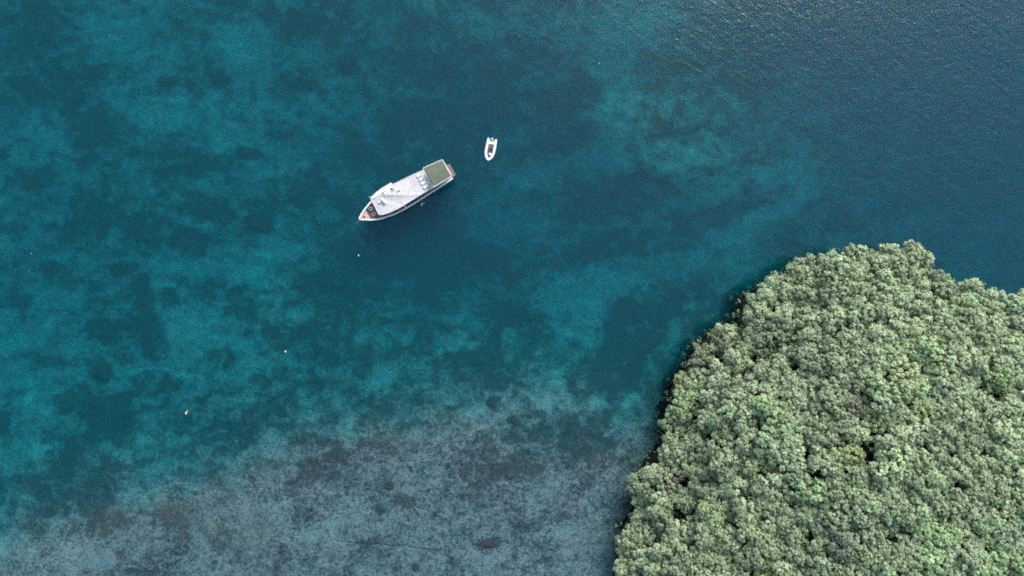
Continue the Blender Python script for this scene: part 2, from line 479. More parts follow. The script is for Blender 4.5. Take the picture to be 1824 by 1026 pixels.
# ------------------------------------------------------------------ the island
OUT = [(1085, 1075), (1095, 1000), (1100, 955), (1122, 922), (1124, 892), (1142, 850), (1165, 812), (1180, 790), (1178, 742),
       (1195, 705), (1206, 680), (1234, 640), (1242, 615), (1277, 588), (1318, 563), (1326, 530), (1347, 511), (1400, 492),
       (1416, 474), (1450, 452), (1490, 443), (1532, 436), (1588, 441), (1612, 428), (1642, 436), (1666, 470), (1690, 478),
       (1742, 487), (1782, 506), (1836, 528), (1920, 590), (2060, 720), (2120, 950), (2040, 1180), (1800, 1330), (1450, 1340), (1180, 1260)]
SHORE = np.array([list(at(x, y, 9.0))[:2] for x, y in OUT])
def shore_dist(X, Y):
    """distance to the shore, positive on the island"""
    P = np.stack([np.ravel(X), np.ravel(Y)], -1)
    best = np.full(len(P), 1e9); inside = np.zeros(len(P), bool)
    n = len(SHORE)
    for i in range(n):
        a, b = SHORE[i], SHORE[(i + 1) % n]
        ab = b - a
        t = np.clip(((P - a) @ ab) / (ab @ ab), 0, 1)
        best = np.minimum(best, np.linalg.norm(P - (a + t[:, None] * ab), axis=1))
        c = (a[1] > P[:, 1]) != (b[1] > P[:, 1])
        xs = (b[0] - a[0]) * (P[:, 1] - a[1]) / (b[1] - a[1] + 1e-12) + a[0]
        inside ^= c & (P[:, 0] < xs)
    return np.where(inside, best, -best).reshape(np.shape(X))
def land(X, Y):
    d = shore_dist(X, Y)
    n = fbm(X / 3.0, Y / 3.0, 4, 81) - 0.5
    n2 = fbm(X / 14.0, Y / 14.0, 3, 91) - 0.5
    d = d - 2.4
    dd = d + n * 1.2
    z = np.interp(dd, [-8, -5, -3.0, -1.6, -0.5, 0.2, 0.7, 1.6], [-34, -20, -9, -4.0, -1.4, 1.6, 3.0, 3.6])
    z = z + np.where(d > 1.6, 21 * (1 - np.exp(-np.maximum(d - 1.6, 0) / 25)), 0)
    return z + n * 0.9 + n2 * 3.0 * sstep(2, 12, d), d + 2.4

xs = np.arange(20, 165, 0.75); ys = np.arange(-112, 18, 0.75)
TX, TY = np.meshgrid(xs, ys)
TZ, TD = land(TX, TY)
keep = TD > -9.5
ok = keep[:-1, :-1] & keep[:-1, 1:] & keep[1:, 1:] & keep[1:, :-1]
idx = np.arange(TX.size).reshape(TX.shape)
qd = np.stack([idx[:-1, :-1], idx[:-1, 1:], idx[1:, 1:], idx[1:, :-1]], -1)[ok]
used = np.unique(qd); remap = np.full(TX.size, -1); remap[used] = np.arange(len(used))
me = bpy.data.meshes.new('island')
me.from_pydata(np.stack([TX.ravel(), TY.ravel(), TZ.ravel()], -1)[used].tolist(), [], remap[qd].tolist())
def island_material():
    m, n, l, out = new_mat('island_rock_and_soil')
    geo = n.new('ShaderNodeNewGeometry')
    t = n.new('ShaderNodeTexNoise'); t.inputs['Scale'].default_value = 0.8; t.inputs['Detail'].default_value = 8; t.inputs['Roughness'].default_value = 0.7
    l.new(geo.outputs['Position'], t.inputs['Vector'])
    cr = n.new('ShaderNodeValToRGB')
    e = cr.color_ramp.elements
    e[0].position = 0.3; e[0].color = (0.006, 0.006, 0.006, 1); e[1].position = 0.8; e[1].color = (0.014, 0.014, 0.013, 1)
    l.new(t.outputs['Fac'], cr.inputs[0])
    b = n.new('ShaderNodeBsdfPrincipled'); b.inputs['Roughness'].default_value = 0.9; b.inputs['Specular IOR Level'].default_value = 0.15
    sp = n.new('ShaderNodeSeparateXYZ'); l.new(geo.outputs['Position'], sp.inputs[0])
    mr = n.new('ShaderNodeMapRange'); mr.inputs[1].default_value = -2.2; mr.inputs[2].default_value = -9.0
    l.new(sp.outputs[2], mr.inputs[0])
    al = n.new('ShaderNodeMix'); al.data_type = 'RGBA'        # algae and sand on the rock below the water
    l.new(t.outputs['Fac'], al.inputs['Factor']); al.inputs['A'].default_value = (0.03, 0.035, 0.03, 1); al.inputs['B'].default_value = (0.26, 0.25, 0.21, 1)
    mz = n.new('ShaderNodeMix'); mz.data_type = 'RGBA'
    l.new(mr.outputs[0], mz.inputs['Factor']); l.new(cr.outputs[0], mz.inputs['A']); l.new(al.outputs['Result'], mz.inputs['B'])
    l.new(mz.outputs['Result'], b.inputs['Base Color'])
    bp = n.new('ShaderNodeBump'); bp.inputs['Strength'].default_value = 0.8; bp.inputs['Distance'].default_value = 0.4
    l.new(t.outputs['Fac'], bp.inputs['Height']); l.new(bp.outputs[0], b.inputs['Normal'])
    l.new(b.outputs[0], out.inputs['Surface'])
    return m
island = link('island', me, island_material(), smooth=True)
tag(island, kind='structure')

# ------------------------------------------------------------------ trees
def leaf_material(name, sheen=0.4):
    m, n, l, out = new_mat(name)
    oi = n.new('ShaderNodeObjectInfo')
    at_ = n.new('ShaderNodeAttribute'); at_.attribute_name = 'tone'
    mr = n.new('ShaderNodeMapRange'); mr.inputs[3].default_value = 0.6; mr.inputs[4].default_value = 1.4
    l.new(at_.outputs['Fac'], mr.inputs[0])
    vm = n.new('ShaderNodeVectorMath'); vm.operation = 'SCALE'
    l.new(oi.outputs['Color'], vm.inputs[0]); l.new(mr.outputs[0], vm.inputs['Scale'])
    b = n.new('ShaderNodeBsdfPrincipled')
    b.inputs['Roughness'].default_value = 0.55
    b.inputs['Specular IOR Level'].default_value = sheen
    l.new(vm.outputs[0], b.inputs['Base Color'])
    tl = n.new('ShaderNodeBsdfTranslucent')
    hs = n.new('ShaderNodeHueSaturation'); hs.inputs['Saturation'].default_value = 1.15; hs.inputs['Value'].default_value = 1.1
    l.new(vm.outputs[0], hs.inputs['Color']); l.new(hs.outputs[0], tl.inputs['Color'])
    mx = n.new('ShaderNodeMixShader'); mx.inputs[0].default_value = 0.28
    l.new(b.outputs[0], mx.inputs[1]); l.new(tl.outputs[0], mx.inputs[2])
    l.new(mx.outputs[0], out.inputs['Surface'])
    return m
LEAF = leaf_material('leaf_green')
BARK = paint('bark', (0.10, 0.085, 0.07), 0.9, 0.35, 9, 0.5)

def leaf_cloud(puffs, rng, nleaf, llen=0.52, lwid=0.25, lo=-0.35):
    """rosettes of folded leaves: puffs = (centre, axis, radius, tone)"""
    V = []; T = []
    for c, ax, r, tone in puffs:
        ax = np.array(ax) / np.linalg.norm(ax)
        u = np.cross(ax, [0.3, 0.5, 0.81]); u /= np.linalg.norm(u); w = np.cross(ax, u)
        ct = 1 - (1 - lo) * rng.random(nleaf) ** 0.9       # cos of the angle to the axis
        st = np.sqrt(np.clip(1 - ct * ct, 0, 1)); ph = rng.random(nleaf) * 6.283
        d = ct[:, None] * ax + st[:, None] * (np.cos(ph)[:, None] * u + np.sin(ph)[:, None] * w)
        L = llen * (0.7 + 0.6 * rng.random(nleaf))[:, None]
        root = np.array(c) + d * (r * (0.35 + 0.45 * rng.random(nleaf)))[:, None]
        # leaves lie like shingles on the rosette, tips outwards and down
        out = d * 0.30 + (d * (d @ ax)[:, None] - ax) * 0.9 + rng.normal(0, 0.10, (nleaf, 3))
        out /= np.linalg.norm(out, axis=1)[:, None]
        side = np.cross(out, d); side /= (np.linalg.norm(side, axis=1)[:, None] + 1e-9)
        nrm = np.cross(side, out)
        root = np.array(c) + d * (r * (0.55 + 0.35 * rng.random(nleaf)))[:, None] - out * L * 0.35
        tip = root + out * L - np.array([0, 0, 0.10]) * L
        mid = root + out * L * 0.55
        W = lwid * (0.8 + 0.4 * rng.random(nleaf))[:, None]
        V.append(np.stack([root, mid + side * W * 0.5 + nrm * 0.04, tip, mid - side * W * 0.5 + nrm * 0.04], 1))
        T.append(np.clip(tone + rng.normal(0, 0.06, nleaf), 0, 1))
    V = np.concatenate(V); T = np.concatenate(T)
    n = len(V)
    b = np.arange(n) * 4
    F = np.stack([np.stack([b, b + 1, b + 2], -1), np.stack([b, b + 2, b + 3], -1)], 1).reshape(-1, 3)
    return V.reshape(-1, 3), F, np.repeat(T, 2)

def leaf_mesh(name, V, F, T):
    me = bpy.data.meshes.new(name)
    me.vertices.add(len(V)); me.vertices.foreach_set('co', V.astype(np.float32).ravel())
    me.loops.add(F.size); me.polygons.add(len(F))
    me.loops.foreach_set('vertex_index', F.ravel().astype(np.int32))
    me.polygons.foreach_set('loop_start', np.arange(0, F.size, 3, dtype=np.int32))
    me.update(calc_edges=True)
    a = me.attributes.new('tone', 'FLOAT', 'FACE'); a.data.foreach_set('value', T.astype(np.float32))
    return me

def crown_puffs(rng, R, Hc, z0, lobes):
    """rosettes on the outside of an uneven crown of a few lobes"""
    P = []
    centres = [(rng.normal(0, .25), rng.normal(0, .25), z0, R * 0.62)]
    for k in range(lobes):
        a = 6.283 * (k + rng.random() * 0.7) / lobes
        rr = R * (0.48 + 0.34 * rng.random())
        centres.append((rr * math.cos(a), rr * math.sin(a), z0 - 0.35 * Hc + Hc * 0.6 * rng.random(), R * (0.40 + 0.16 * rng.random())))
    for (cx, cy, cz, cr) in centres:
        npf = int(9 + 12 * (cr / 1.4) ** 2)
        for i in range(npf):
            zc = 1 - 1.25 * (i + 0.5) / npf
            s = math.sqrt(max(0, 1 - zc * zc)); ph = i * 2.39996 + rng.random() * 0.7
            d = np.array([s * math.cos(ph), s * math.sin(ph), zc])
            p = np.array([cx, cy, cz]) + d * np.array([cr, cr, cr * Hc / R * 0.95]) * (0.78 + 0.42 * rng.random())
            P.append((p, d * np.array([1, 1, 0.8]) + np.array([0, 0, 0.75]), 0.45 + 0.28 * rng.random(), 0.5 + rng.normal(0, 0.17)))
    # drop rosettes that sit in the same spot
    out = []
    for q in P:
        if all(np.linalg.norm(q[0] - o[0]) > 0.80 for o in out): out.append(q)
    return out

def trunk_mesh(rng, h, R):
    bm = bmesh.new()
    lean = rng.normal(0, 0.25, 2)
    top = Vector((lean[0], lean[1], h * 0.75))
    tube(bm, [(0, 0, -0.5), (lean[0] * .3, lean[1] * .3, h * .35), top], [0.24, 0.17, 0.12], 7)
    for k in range(5):
        a = 6.283 * (k + rng.random() * .6) / 5
        s = Vector((lean[0] * .6, lean[1] * .6, h * (.45 + .2 * rng.random())))
        e = Vector((math.cos(a) * R * .6, math.sin(a) * R * .6, h * (0.9 + .2 * rng.random())))
        tube(bm, [s, (s + e) / 2 + Vector((0, 0, -.15)), e], [0.09, 0.065, 0.03], 5)
    bmesh.ops.recalc_face_normals(bm, faces=bm.faces)
    me = bpy.data.meshes.new('trunk'); bm.to_mesh(me); bm.free()
    me.materials.append(BARK)
    return me

tree_rng = np.random.default_rng(5)
KINDS = []
for v in range(14):
    R = [2.4, 2.8, 3.2, 3.6, 4.0, 2.5, 3.0][v % 7] * (1 if v < 7 else 0.96)
    Hc = R * (0.75 + 0.25 * tree_rng.random()); h = 4.0 + 1.2 * tree_rng.random()
    pf = crown_puffs(tree_rng, R, Hc, h, 4 + v % 3)
    fine = v in (5, 12)
    V, F, T = leaf_cloud(pf, tree_rng, 30 if not fine else 60, 0.60 if not fine else 0.36, 0.44 if not fine else 0.24)
    cm = leaf_mesh('crown', V, F, T); cm.materials.append(LEAF)
    KINDS.append((R, h, cm, trunk_mesh(tree_rng, h, R)))

TONES = {  # leaf colours of the kinds of tree
    'pale grey-green': (0.295, 0.388, 0.235), 'mid green': (0.268, 0.360, 0.212), 'dark olive-green': (0.220, 0.295, 0.172),
    'fresh light green': (0.278, 0.390, 0.205), 'dull grey-green': (0.245, 0.325, 0.197)}
SPECIAL = [  # photo x, y, tone name, colour, radius, label, height over the ground of the crown
    (1612, 668, 'cream', (0.46, 0.55, 0.32), 2.2, 'cream-yellow topped tree standing alone among green crowns high on the island'),
    (1566, 748, 'olive', (0.36, 0.45, 0.22), 2.0, 'olive-yellow bushy tree below the cream-yellow topped tree'),
    (1640, 732, 'olive', (0.35, 0.45, 0.22), 1.9, 'small yellow-green tree right under the cream-yellow topped tree'),
    (1512, 812, 'olive', (0.35, 0.45, 0.22), 2.1, 'yellow-green fine-leaved tree beside a narrow dark gap in the canopy'),
    (1192, 858, 'brown', (0.31, 0.35, 0.23), 2.2, 'dull brownish-green tree behind the round pale tree on the left shore'),
    (1143, 862, 'pale', (0.25, 0.33, 0.20), 2.3, 'round pale green tree leaning over the dark left shore'),
    (1252, 632, 'dark', (0.21, 0.27, 0.16), 2.4, 'dark olive small-leaved tree on the rim of the left shore'),
    (1222, 686, 'yellow', (0.33, 0.38, 0.19), 2.0, 'yellowish green tree on the shore rim below the dark olive tree'),
    (1287, 606, 'dark', (0.20, 0.25, 0.165), 2.1, 'dark tree wedged between pale crowns on the upper left shore'),  # leaf colour darker than its neighbours
    (1440, 880, 'bright', (0.24, 0.34, 0.18), 2.9, 'broad fresh green tree standing clear above the lower canopy'),
    (1292, 808, 'pale', (0.25, 0.33, 0.20), 2.9, 'broad light green domed tree in the middle of the lower left canopy'),
    (1770, 676, 'bright', (0.24, 0.34, 0.16), 2.2, 'low bright grass-green tree near the right edge of the photo'),
    (1362, 1015, 'bright', (0.26, 0.36, 0.13), 1.7, 'small vivid lime-green tree at the bottom edge of the photo'),
    (1622, 464, 'pale', (0.30, 0.38, 0.23), 3.6, 'pale tree bulging highest over the water at the top of the island'),
    (1530, 725, 'twig', (0.27, 0.32, 0.23), 1.8, 'dull greyish tree with thin foliage beside the olive-yellow tree'),
    (1500, 970, 'blue', (0.21, 0.28, 0.19), 2.1, 'dull dark tree sunk in a hollow near the bottom'),  # leaf colour duller and darker than its neighbours
    (1700, 900, 'pale', (0.25, 0.33, 0.20), 3.4, 'broad pale-topped tree low on the right side of the island'),
]
def crown_point(px, py):
    """the place whose crown shows at a pixel of the photograph"""
    z = 9.0
    for _ in range(12):
        p = at(px, py, z)
        g, _d = land(np.array([p.x]), np.array([p.y]))
        z = 0.5 * z + 0.5 * (max(g[0], 2.5) + 5.0)
    return p.x, p.y
placed = []
for s in SPECIAL:
    x, y = crown_point(s[0], s[1])
    placed.append((x, y, s[4], s))
for fx, fy, fr in ((1190, 818, 2.6), (1204, 785, 2.7), (1208, 748, 2.5), (1174, 842, 2.4), (1122, 962, 2.5), (1116, 1000, 2.5), (1134, 925, 2.4), (1300, 596, 2.3), (1236, 660, 2.4), (1812, 548, 2.8)):
    fx_, fy_ = crown_point(fx, fy)
    if float(shore_dist(np.array([fx_]), np.array([fy_]))[0]) > 2.3: placed.append((fx_, fy_, fr, None))
# first the trees that stand shoulder to shoulder along the shore
acc = 0.0
for i in range(25):
    a, b = SHORE[i], SHORE[i + 1]
    L = np.linalg.norm(b - a); tdir = (b - a) / L; nrm_ = np.array([tdir[1], -tdir[0]])
    s_ = acc
    while s_ < L:
        R = float(tree_rng.choice([2.3, 2.6, 2.9, 3.3]))
        p = a + tdir * s_ + nrm_ * (R * tree_rng.uniform(0.66, 0.9) + (1.9 if i < 15 else 0.9))
        s_ += R * 1.25
        if any((p[0] - q[0]) ** 2 + (p[1] - q[1]) ** 2 < (0.46 * (R + q[2])) ** 2 for q in placed): continue
        k = ALT / (ALT - 8)
        if p[0] * PXM * k + 912 > 1880 or 513 - p[1] * PXM * k > 1080: continue
        placed.append((float(p[0]), float(p[1]), R, None))
    acc = s_ - L
cand = 26000
rx = tree_rng.uniform(20, 150, cand); ry = tree_rng.uniform(-95, 16, cand)
rz, rd = land(rx, ry)
for x, y, z, d in zip(rx, ry, rz, rd):
    R = float(tree_rng.choice([2.4, 2.8, 3.2, 3.6, 4.0], p=[.2, .25, .25, .18, .12]))
    if d < R * 0.75 + 1.4: continue
    k = ALT / (ALT - z - 5)
    px, py = x * PXM * k + 912, 513 - y * PXM * k
    if px > 1824 + 75 or py > 1026 + 75: continue
    if any((x - a) ** 2 + (y - b) ** 2 < ((0.86 if _s else 0.72) * (R + c)) ** 2 for a, b, c, _s in placed): continue
    placed.append((x, y, R, None))

# smaller trees in the gaps
for R, cand in ((2.3, 14000), (2.0, 14000)):
    rx = tree_rng.uniform(20, 150, cand); ry = tree_rng.uniform(-95, 16, cand)
    rz, rd = land(rx, ry)
    for x, y, z, d in zip(rx, ry, rz, rd):
        if d < R * 0.8 + 1.4: continue
        k = ALT / (ALT - z - 5)
        if x * PXM * k + 912 > 1824 + 20 or 513 - y * PXM * k > 1026 + 20: continue
        if any((x - a) ** 2 + (y - b) ** 2 < ((0.84 if _s else 0.64) * (R + c)) ** 2 for a, b, c, _s in placed): continue
        placed.append((x, y, R, None))

MARKS = [(1612, 668, 'the cream-yellow topped tree'), (1192, 858, 'the dull brownish-green tree'), (1252, 632, 'the dark olive shore tree'),
         (1440, 880, 'the broad fresh green tree'), (1399, 769, 'the star-shaped palm'), (1770, 676, 'the grass-green tree'),
         (1622, 464, 'the topmost bulging tree'), (1512, 812, 'the yellow-green fine-leaved tree'), (1440, 470, 'the upper left canopy rim'),
         (1500, 970, 'the dull sunken tree'), (1700, 900, 'the broad pale-topped tree'), (1110, 990, 'the lower left island corner')]
WAYS = ['right of', 'above and right of', 'above', 'above and left of', 'left of', 'below and left of', 'below', 'below and right of']
n_seen = 0; counts = {}
crown_inst = []
def plant(x, y, R, spec):
    global n_seen
    z, d = land(np.array([x]), np.array([y])); z, d = float(z[0]), float(d[0])
    z = max(z, 2.2)
    j = min(range(14), key=lambda i: abs(KINDS[i][0] - R) + 0.35 * tree_rng.random() + (0.3 if i in (5, 12) else 0))
    if spec and spec[2] in ('olive', 'dark', 'twig', 'brown', 'cream', 'yellow'): j = 5 if R < 2.25 else 12
    KR, h, cm, tm = KINDS[j]
    k = ALT / (ALT - z - h)
    px, py = x * PXM * k + 912, 513 - y * PXM * k
    vis = px < 1824 + 12 and py < 1026 + 12
    if spec:
        col = spec[3]; label = spec[5]
    else:
        patch = vnoise(np.array([x / 13.0]), np.array([y / 13.0]), 99)[0] + tree_rng.normal(0, 0.22)
        edge = d < 7
        tone = 'dark olive-green' if patch < 0.16 else 'dull grey-green' if patch < 0.36 else 'mid green' if patch < 0.58 else 'pale grey-green' if patch < 0.88 else 'fresh light green'
        if edge and tone == 'mid green': tone = 'pale grey-green'
        vv = tree_rng.uniform(0.92, 1.10); col = [c * vv for c in TONES[tone]]
        size = 'small' if R < 2.5 else 'broad' if R > 3.4 else 'medium'
        for mk in sorted(MARKS, key=lambda q: (q[0] - px) ** 2 + (q[1] - py) ** 2)[:6]:
            dx, dy = px - mk[0], mk[1] - py
            way = WAYS[int(((math.degrees(math.atan2(dy, dx)) + 22.5) % 360) // 45)]
            dist = math.hypot(dx, dy)
            near = 'just ' if dist < 50 else '' if dist < 95 else 'well ' if dist < 150 else 'far '
            label = f'{size} {tone} {"shore " if d < 5 else ""}tree {near}{way} {mk[2]}'
            if label not in counts and len(label.replace('-', ' ').split()) < 17: break
    root = empty('broadleaf_tree', (x, y, z - 0.3), tree_rng.uniform(0, 6.28))
    s = R / KR * tree_rng.uniform(0.94, 1.08)
    root.scale = (s, s, s * tree_rng.uniform(0.9, 1.2))
    if spec: root.scale = (s * 1.12, s * 1.12, s * 1.32)
    root.rotation_euler[0] = tree_rng.normal(0, 0.05); root.rotation_euler[1] = tree_rng.normal(0, 0.05)
    tag(root, label, 'tree', 'leafy trees covering the island')
    for nm, m in (('crown', cm), ('trunk', tm)):
        c = bpy.data.objects.new(nm, m); COL.objects.link(c); c.parent = root
        c.color = (*col, 1)
    counts[label] = counts.get(label, 0) + 1
    n_seen += vis
for p in placed: plant(*p)

# the star-shaped palm that stands out of the canopy
x, y = crown_point(1399, 769)
z = float(land(np.array([x]), np.array([y]))[0][0])
palm = empty('palm_tree', (x, y, z - 0.3), 0.4)
tag(palm, 'single star-shaped palm with long pale fronds standing out of the leafy canopy', 'palm')
bm = bmesh.new(); tube(bm, [(0, 0, -.4), (.12, .05, 3), (.1, .1, 6.6)], [.2, .14, .12], 8)
from_bm('trunk', bm, BARK, palm)
FROND = leaf_material('palm_leaf')
for k in range(10):
    bm = bmesh.new(); a = 6.283 * k / 10 + .2 * math.sin(k * 3)
    ca, sa = math.cos(a), math.sin(a); pr = None
    for i in range(7):
        t = i / 6; r = 1.75 * t + .05; zz = 6.6 + .55 * t - 1.15 * t * t
        w = .26 * (math.sin(PI * min(1, t * .85 + .12))) + .02
        c = Vector((.1 + r * ca, .1 + r * sa, zz)); sd = Vector((-sa, ca, 0)) * w
        row = [bm.verts.new(c - sd - Vector((0, 0, .09))), bm.verts.new(c), bm.verts.new(c + sd - Vector((0, 0, .09)))]
        if pr:
            bm.faces.new((pr[0], pr[1], row[1], row[0])); bm.faces.new((pr[1], pr[2], row[2], row[1]))
        pr = row
    f = from_bm('frond', bm, FROND, palm); f.color = (0.20, 0.31, 0.16, 1)
    at2 = f.data.attributes.new('tone', 'FLOAT', 'FACE'); at2.data.foreach_set('value', [0.45 + 0.1 * (k % 3)] * len(f.data.polygons))

# undergrowth between the trunks
un = np.random.default_rng(21)
ux = un.uniform(20, 150, 9000); uy = un.uniform(-100, 16, 9000)
uz, ud = land(ux, uy)
pf = []
for x, y, z, d in zip(ux, uy, uz, ud):
    if d < 0.6: continue
    if x * PXM * 1.1 + 912 > 1960 or 513 - y * PXM * 1.1 > 1170: continue
    pf.append((np.array([x, y, z + un.uniform(0.4, 2.6)]), np.array([un.normal(0, .3), un.normal(0, .3), 1]), un.uniform(.45, .9), 0.4 + un.normal(0, .15)))
V, F, T = leaf_cloud(pf, un, 16, 0.6, 0.3)
um = leaf_mesh('undergrowth', V, F, T)
und = link('undergrowth', um, LEAF); und.color = (0.24, 0.32, 0.18, 1)
tag(und, kind='stuff')

# ------------------------------------------------------------------ the wooden motor ship
WHITE = paint('white_gloss_paint', (0.60, 0.62, 0.64), 0.35, 0.05, 1.2, dirt=((0.45, 0.42, 0.36), 0.9, 0.35))
TRIM = paint('white_trim', (0.64, 0.65, 0.66), 0.4, 0.04, 3)
PLANK = paint('weathered_plank', (0.50, 0.50, 0.515), 0.7, 0.14, 3.0, attr='tone', dirt=((0.36, 0.36, 0.37), 0.7, 0.4))
TAN = paint('oiled_teak', (0.50, 0.37, 0.28), 0.6, 0.16, 4, attr='tone')
BROWN = paint('dark_stained_wood', (0.075, 0.05, 0.045), 0.5, 0.3, 2, attr='tone')
REDBR = paint('red_brown_planks', (0.19, 0.135, 0.125), 0.6, 0.2, 3, attr='tone')
SHADEDECK = paint('shaded_side_deck', (0.035, 0.045, 0.05), 0.5, 0.2, 2)  # shade under the roof overhang is put into this dark deck colour
GLASS = paint('tinted_glass', (0.02, 0.025, 0.03), 0.08, 0.05, 2)
BLACK = paint('black_rubber', (0.02, 0.02, 0.022), 0.6, 0.2, 5)
STEEL = paint('galvanised_steel', (0.35, 0.36, 0.38), 0.4, 0.1, 8, metal=0.6)
THATCH = paint('green_matting', (0.085, 0.104, 0.078), 0.9, 0.22, 5, 0.6, dirt=((0.15, 0.155, 0.09), 0.8, 0.5))
FABRIC = paint('white_canvas', (.72,.73,.75), 0.8, 0.05, 4)
ORANGE = paint('orange_plastic', (0.75, 0.20, 0.10), 0.5, 0.1, 5)
GREYP = paint('grey_paint', (0.34, 0.36, 0.38), 0.6, 0.12, 2)

ship = empty('motor_ship', (-23.93, 21.38, 0), math.radians(-151.08))
tag(ship, 'white wooden passenger ship with plank roof deck, green stern awning and brown bow at anchor', 'ship')
def sx(s): return 12.0 - s
BE_S = [0, 0.5, 1.8, 3.8, 4.9, 7.3, 10, 12.8, 15.7, 18.6, 21, 22.9]
BE_B = [0.16, 0.52, 1.32, 2.2, 2.45, 2.84, 2.92, 2.80, 2.62, 2.42, 2.28, 2.05]
def beam(s): return float(np.interp(s, BE_S, BE_B))
def sheer(s): return float(np.interp(s, [0, 2, 5, 8, 12, 20, 22.9], [3.0, 2.65, 2.2, 1.95, 1.72, 1.72, 1.85]))
def zdeck(s): return 2.25 if s <= 2.04 else (1.55 if s <= 4.75 else 1.0)
SS = [0, 0.25, 0.7, 1.3, 2.04, 2.06, 2.9, 3.8, 4.74, 4.77, 5.5, 6.5, 7.5, 8.7, 10, 11.5, 13, 14.5, 16, 17.5, 19, 20.5, 22, 22.7, 22.9]
def hull():
    bm = bmesh.new(); rows = []
    for s in SS:
        b = beam(s); zt = sheer(s); rk = max(0, 1.6 - s) * 0.5     # raked stem
        f = min(1.0, 0.35 + s / 9)
        zd = zdeck(s)
        bi = max(b - 0.24, 0.03); bd = max(b - 0.27, 0.02)
        prof = [(0, -1.5 * f, rk * 1.9), (0.5 * b * f, -1.2 * f, rk * 1.6), (0.84 * b * (0.6 + .4 * f), 0.0, rk), (0.95 * b, 0.9, rk * .45), (b, zt - 0.14, rk * .08),
                (b + 0.05, zt - 0.13, 0), (b + 0.05, zt, 0), (bi, zt, 0), (bd, zd - 0.06, 0), (0, zd - 0.06, 0)]
        rows.append([prof, s])
    def vrow(prof, s, sg): return [bm.verts.new((sx(s + r), sg * y, z)) for y, z, r in prof]
    P = [vrow(p, s, 1) for p, s in rows]; Q = [vrow(p, s, -1) for p, s in rows]
    for G in (P, Q):
        for a, b in zip(G, G[1:]):
            for i in range(len(a) - 1):
                bm.faces.new((a[i], a[i + 1], b[i + 1], b[i]))
    for e in (0, -1):
        a, b = P[e], Q[e]
        for i in range(len(a) - 1):
            bm.faces.new((a[i], a[i + 1], b[i + 1], b[i]))
    bmesh.ops.remove_doubles(bm, verts=bm.verts, dist=0.004)
    return bm
from_bm('hull', hull(), WHITE, ship)

def clip_half(poly, nx_, ny_, c):
    """part of a polygon with nx*x+ny*y <= c"""
    out = []
    for i in range(len(poly)):
        a, b = poly[i], poly[(i + 1) % len(poly)]
        da, db = nx_ * a[0] + ny_ * a[1] - c, nx_ * b[0] + ny_ * b[1] - c
        if da <= 0: out.append(a)
        if da * db < 0:
            t = da / (da - db); out.append((a[0] + t * (b[0] - a[0]), a[1] + t * (b[1] - a[1])))
    return out
def planks(bm, layer, poly, ang, w, z0, th, gap=0.012, rng=random, lo=0.72):
    """boards of width w laid at an angle, cut to a polygon"""
    nx_, ny_ = -math.sin(ang), math.cos(ang)
    pr = [nx_ * p[0] + ny_ * p[1] for p in poly]
    c = min(pr)
    while c < max(pr):
        q = clip_half(clip_half(poly, nx_, ny_, c + w - gap), -nx_, -ny_, -(c + gap))
        if len(q) >= 3:
            n0 = len(bm.faces)
            dz = rng.uniform(-0.004, 0.004)
            prism(bm, q, z0 + dz, z0 + th + dz)
            bm.faces.ensure_lookup_table()
            t = rng.uniform(lo, 1.0)
            for f in bm.faces[n0:]:
                for lp in f.loops: lp[layer] = (t, t * rng.uniform(.985, 1.0), t * rng.uniform(.97, 1.0), 1)
        c += w
def plank_part(name, polys, w, z0, th, mat, lo=0.72):
    bm = bmesh.new(); lay = bm.loops.layers.float_color.new('tone')
    rg = random.Random(3)
    for poly, ang in polys: planks(bm, lay, poly, ang, w, z0, th, rng=rg, lo=lo)
    o = from_bm(name, bm, mat, ship); o['kind'] = 'stuff'
    return o
def deck_poly(s0, s1, inset=0.29):
    st = np.linspace(s0, s1, 8)
    return [(sx(s), max(beam(s) - inset, .03)) for s in st] + [(sx(s), -max(beam(s) - inset, .03)) for s in st[::-1]]
def halves(poly):     # convex halves so that the cutting holds
    return [clip_half(poly, 0, 1, 0), clip_half(poly, 0, -1, 0)]
plank_part('foredeck_planks', [(p, 0.0) for p in halves(deck_poly(.35, 2.03))], .16, 2.19, .035, TAN)
plank_part('well_deck_planks', [(p, PI / 2) for p in halves(deck_poly(2.07, 4.72))], .19, 1.49, .035, BROWN, .55)
bm = bmesh.new(); prism(bm, deck_poly(4.8, 22.6), .95, .985); from_bm('side_deck', bm, SHADEDECK, ship)
bm = bmesh.new(); prism(bm, [(sx(2.12), 1.2), (sx(3.0), 1.25), (sx(3.0), -.2), (sx(2.12), -.2)], 1.53, 1.56)
o = from_bm('wood_mat', bm, paint('red_wood', (.17, .085, .07), .6, .3, 3), ship)

# the deckhouse under the roof, with its windows
HW = [(5.3, 1.75), (7, 1.95), (9, 2.0), (18, 1.8), (22.2, 1.6)]
bm = bmesh.new()
prism(bm, [(sx(s), w) for s, w in HW] + [(sx(s), -w) for s, w in HW[::-1]], .985, 4.12)
from_bm('deckhouse', bm, WHITE, ship)
for sg in (1, -1):
    for k in range(8):
        s0 = 7.2 + k * 1.32
        w0 = float(np.interp(s0, [a for a, _ in HW], [b for _, b in HW])); w1 = float(np.interp(s0 + .9, [a for a, _ in HW], [b for _, b in HW]))
        for nm, g0, g1, zz0, zz1, mt in (('window', .012, .04, 2.15, 3.15, TRIM), ('pane', .042, .055, 2.23, 3.07, GLASS)):
            pad = 0 if nm == 'window' else .08
            bm = bmesh.new()
            y0, y1 = (w0 + g0, w0 + g1) if sg > 0 else (-w0 - g1, -w0 - g0)
            box(bm, sx(s0 + .9 - pad), sx(s0 + pad), y0, y1, zz0, zz1)
            o = from_bm(nm, bm, mt, ship if nm == 'window' else win)
            if nm == 'window': win = o
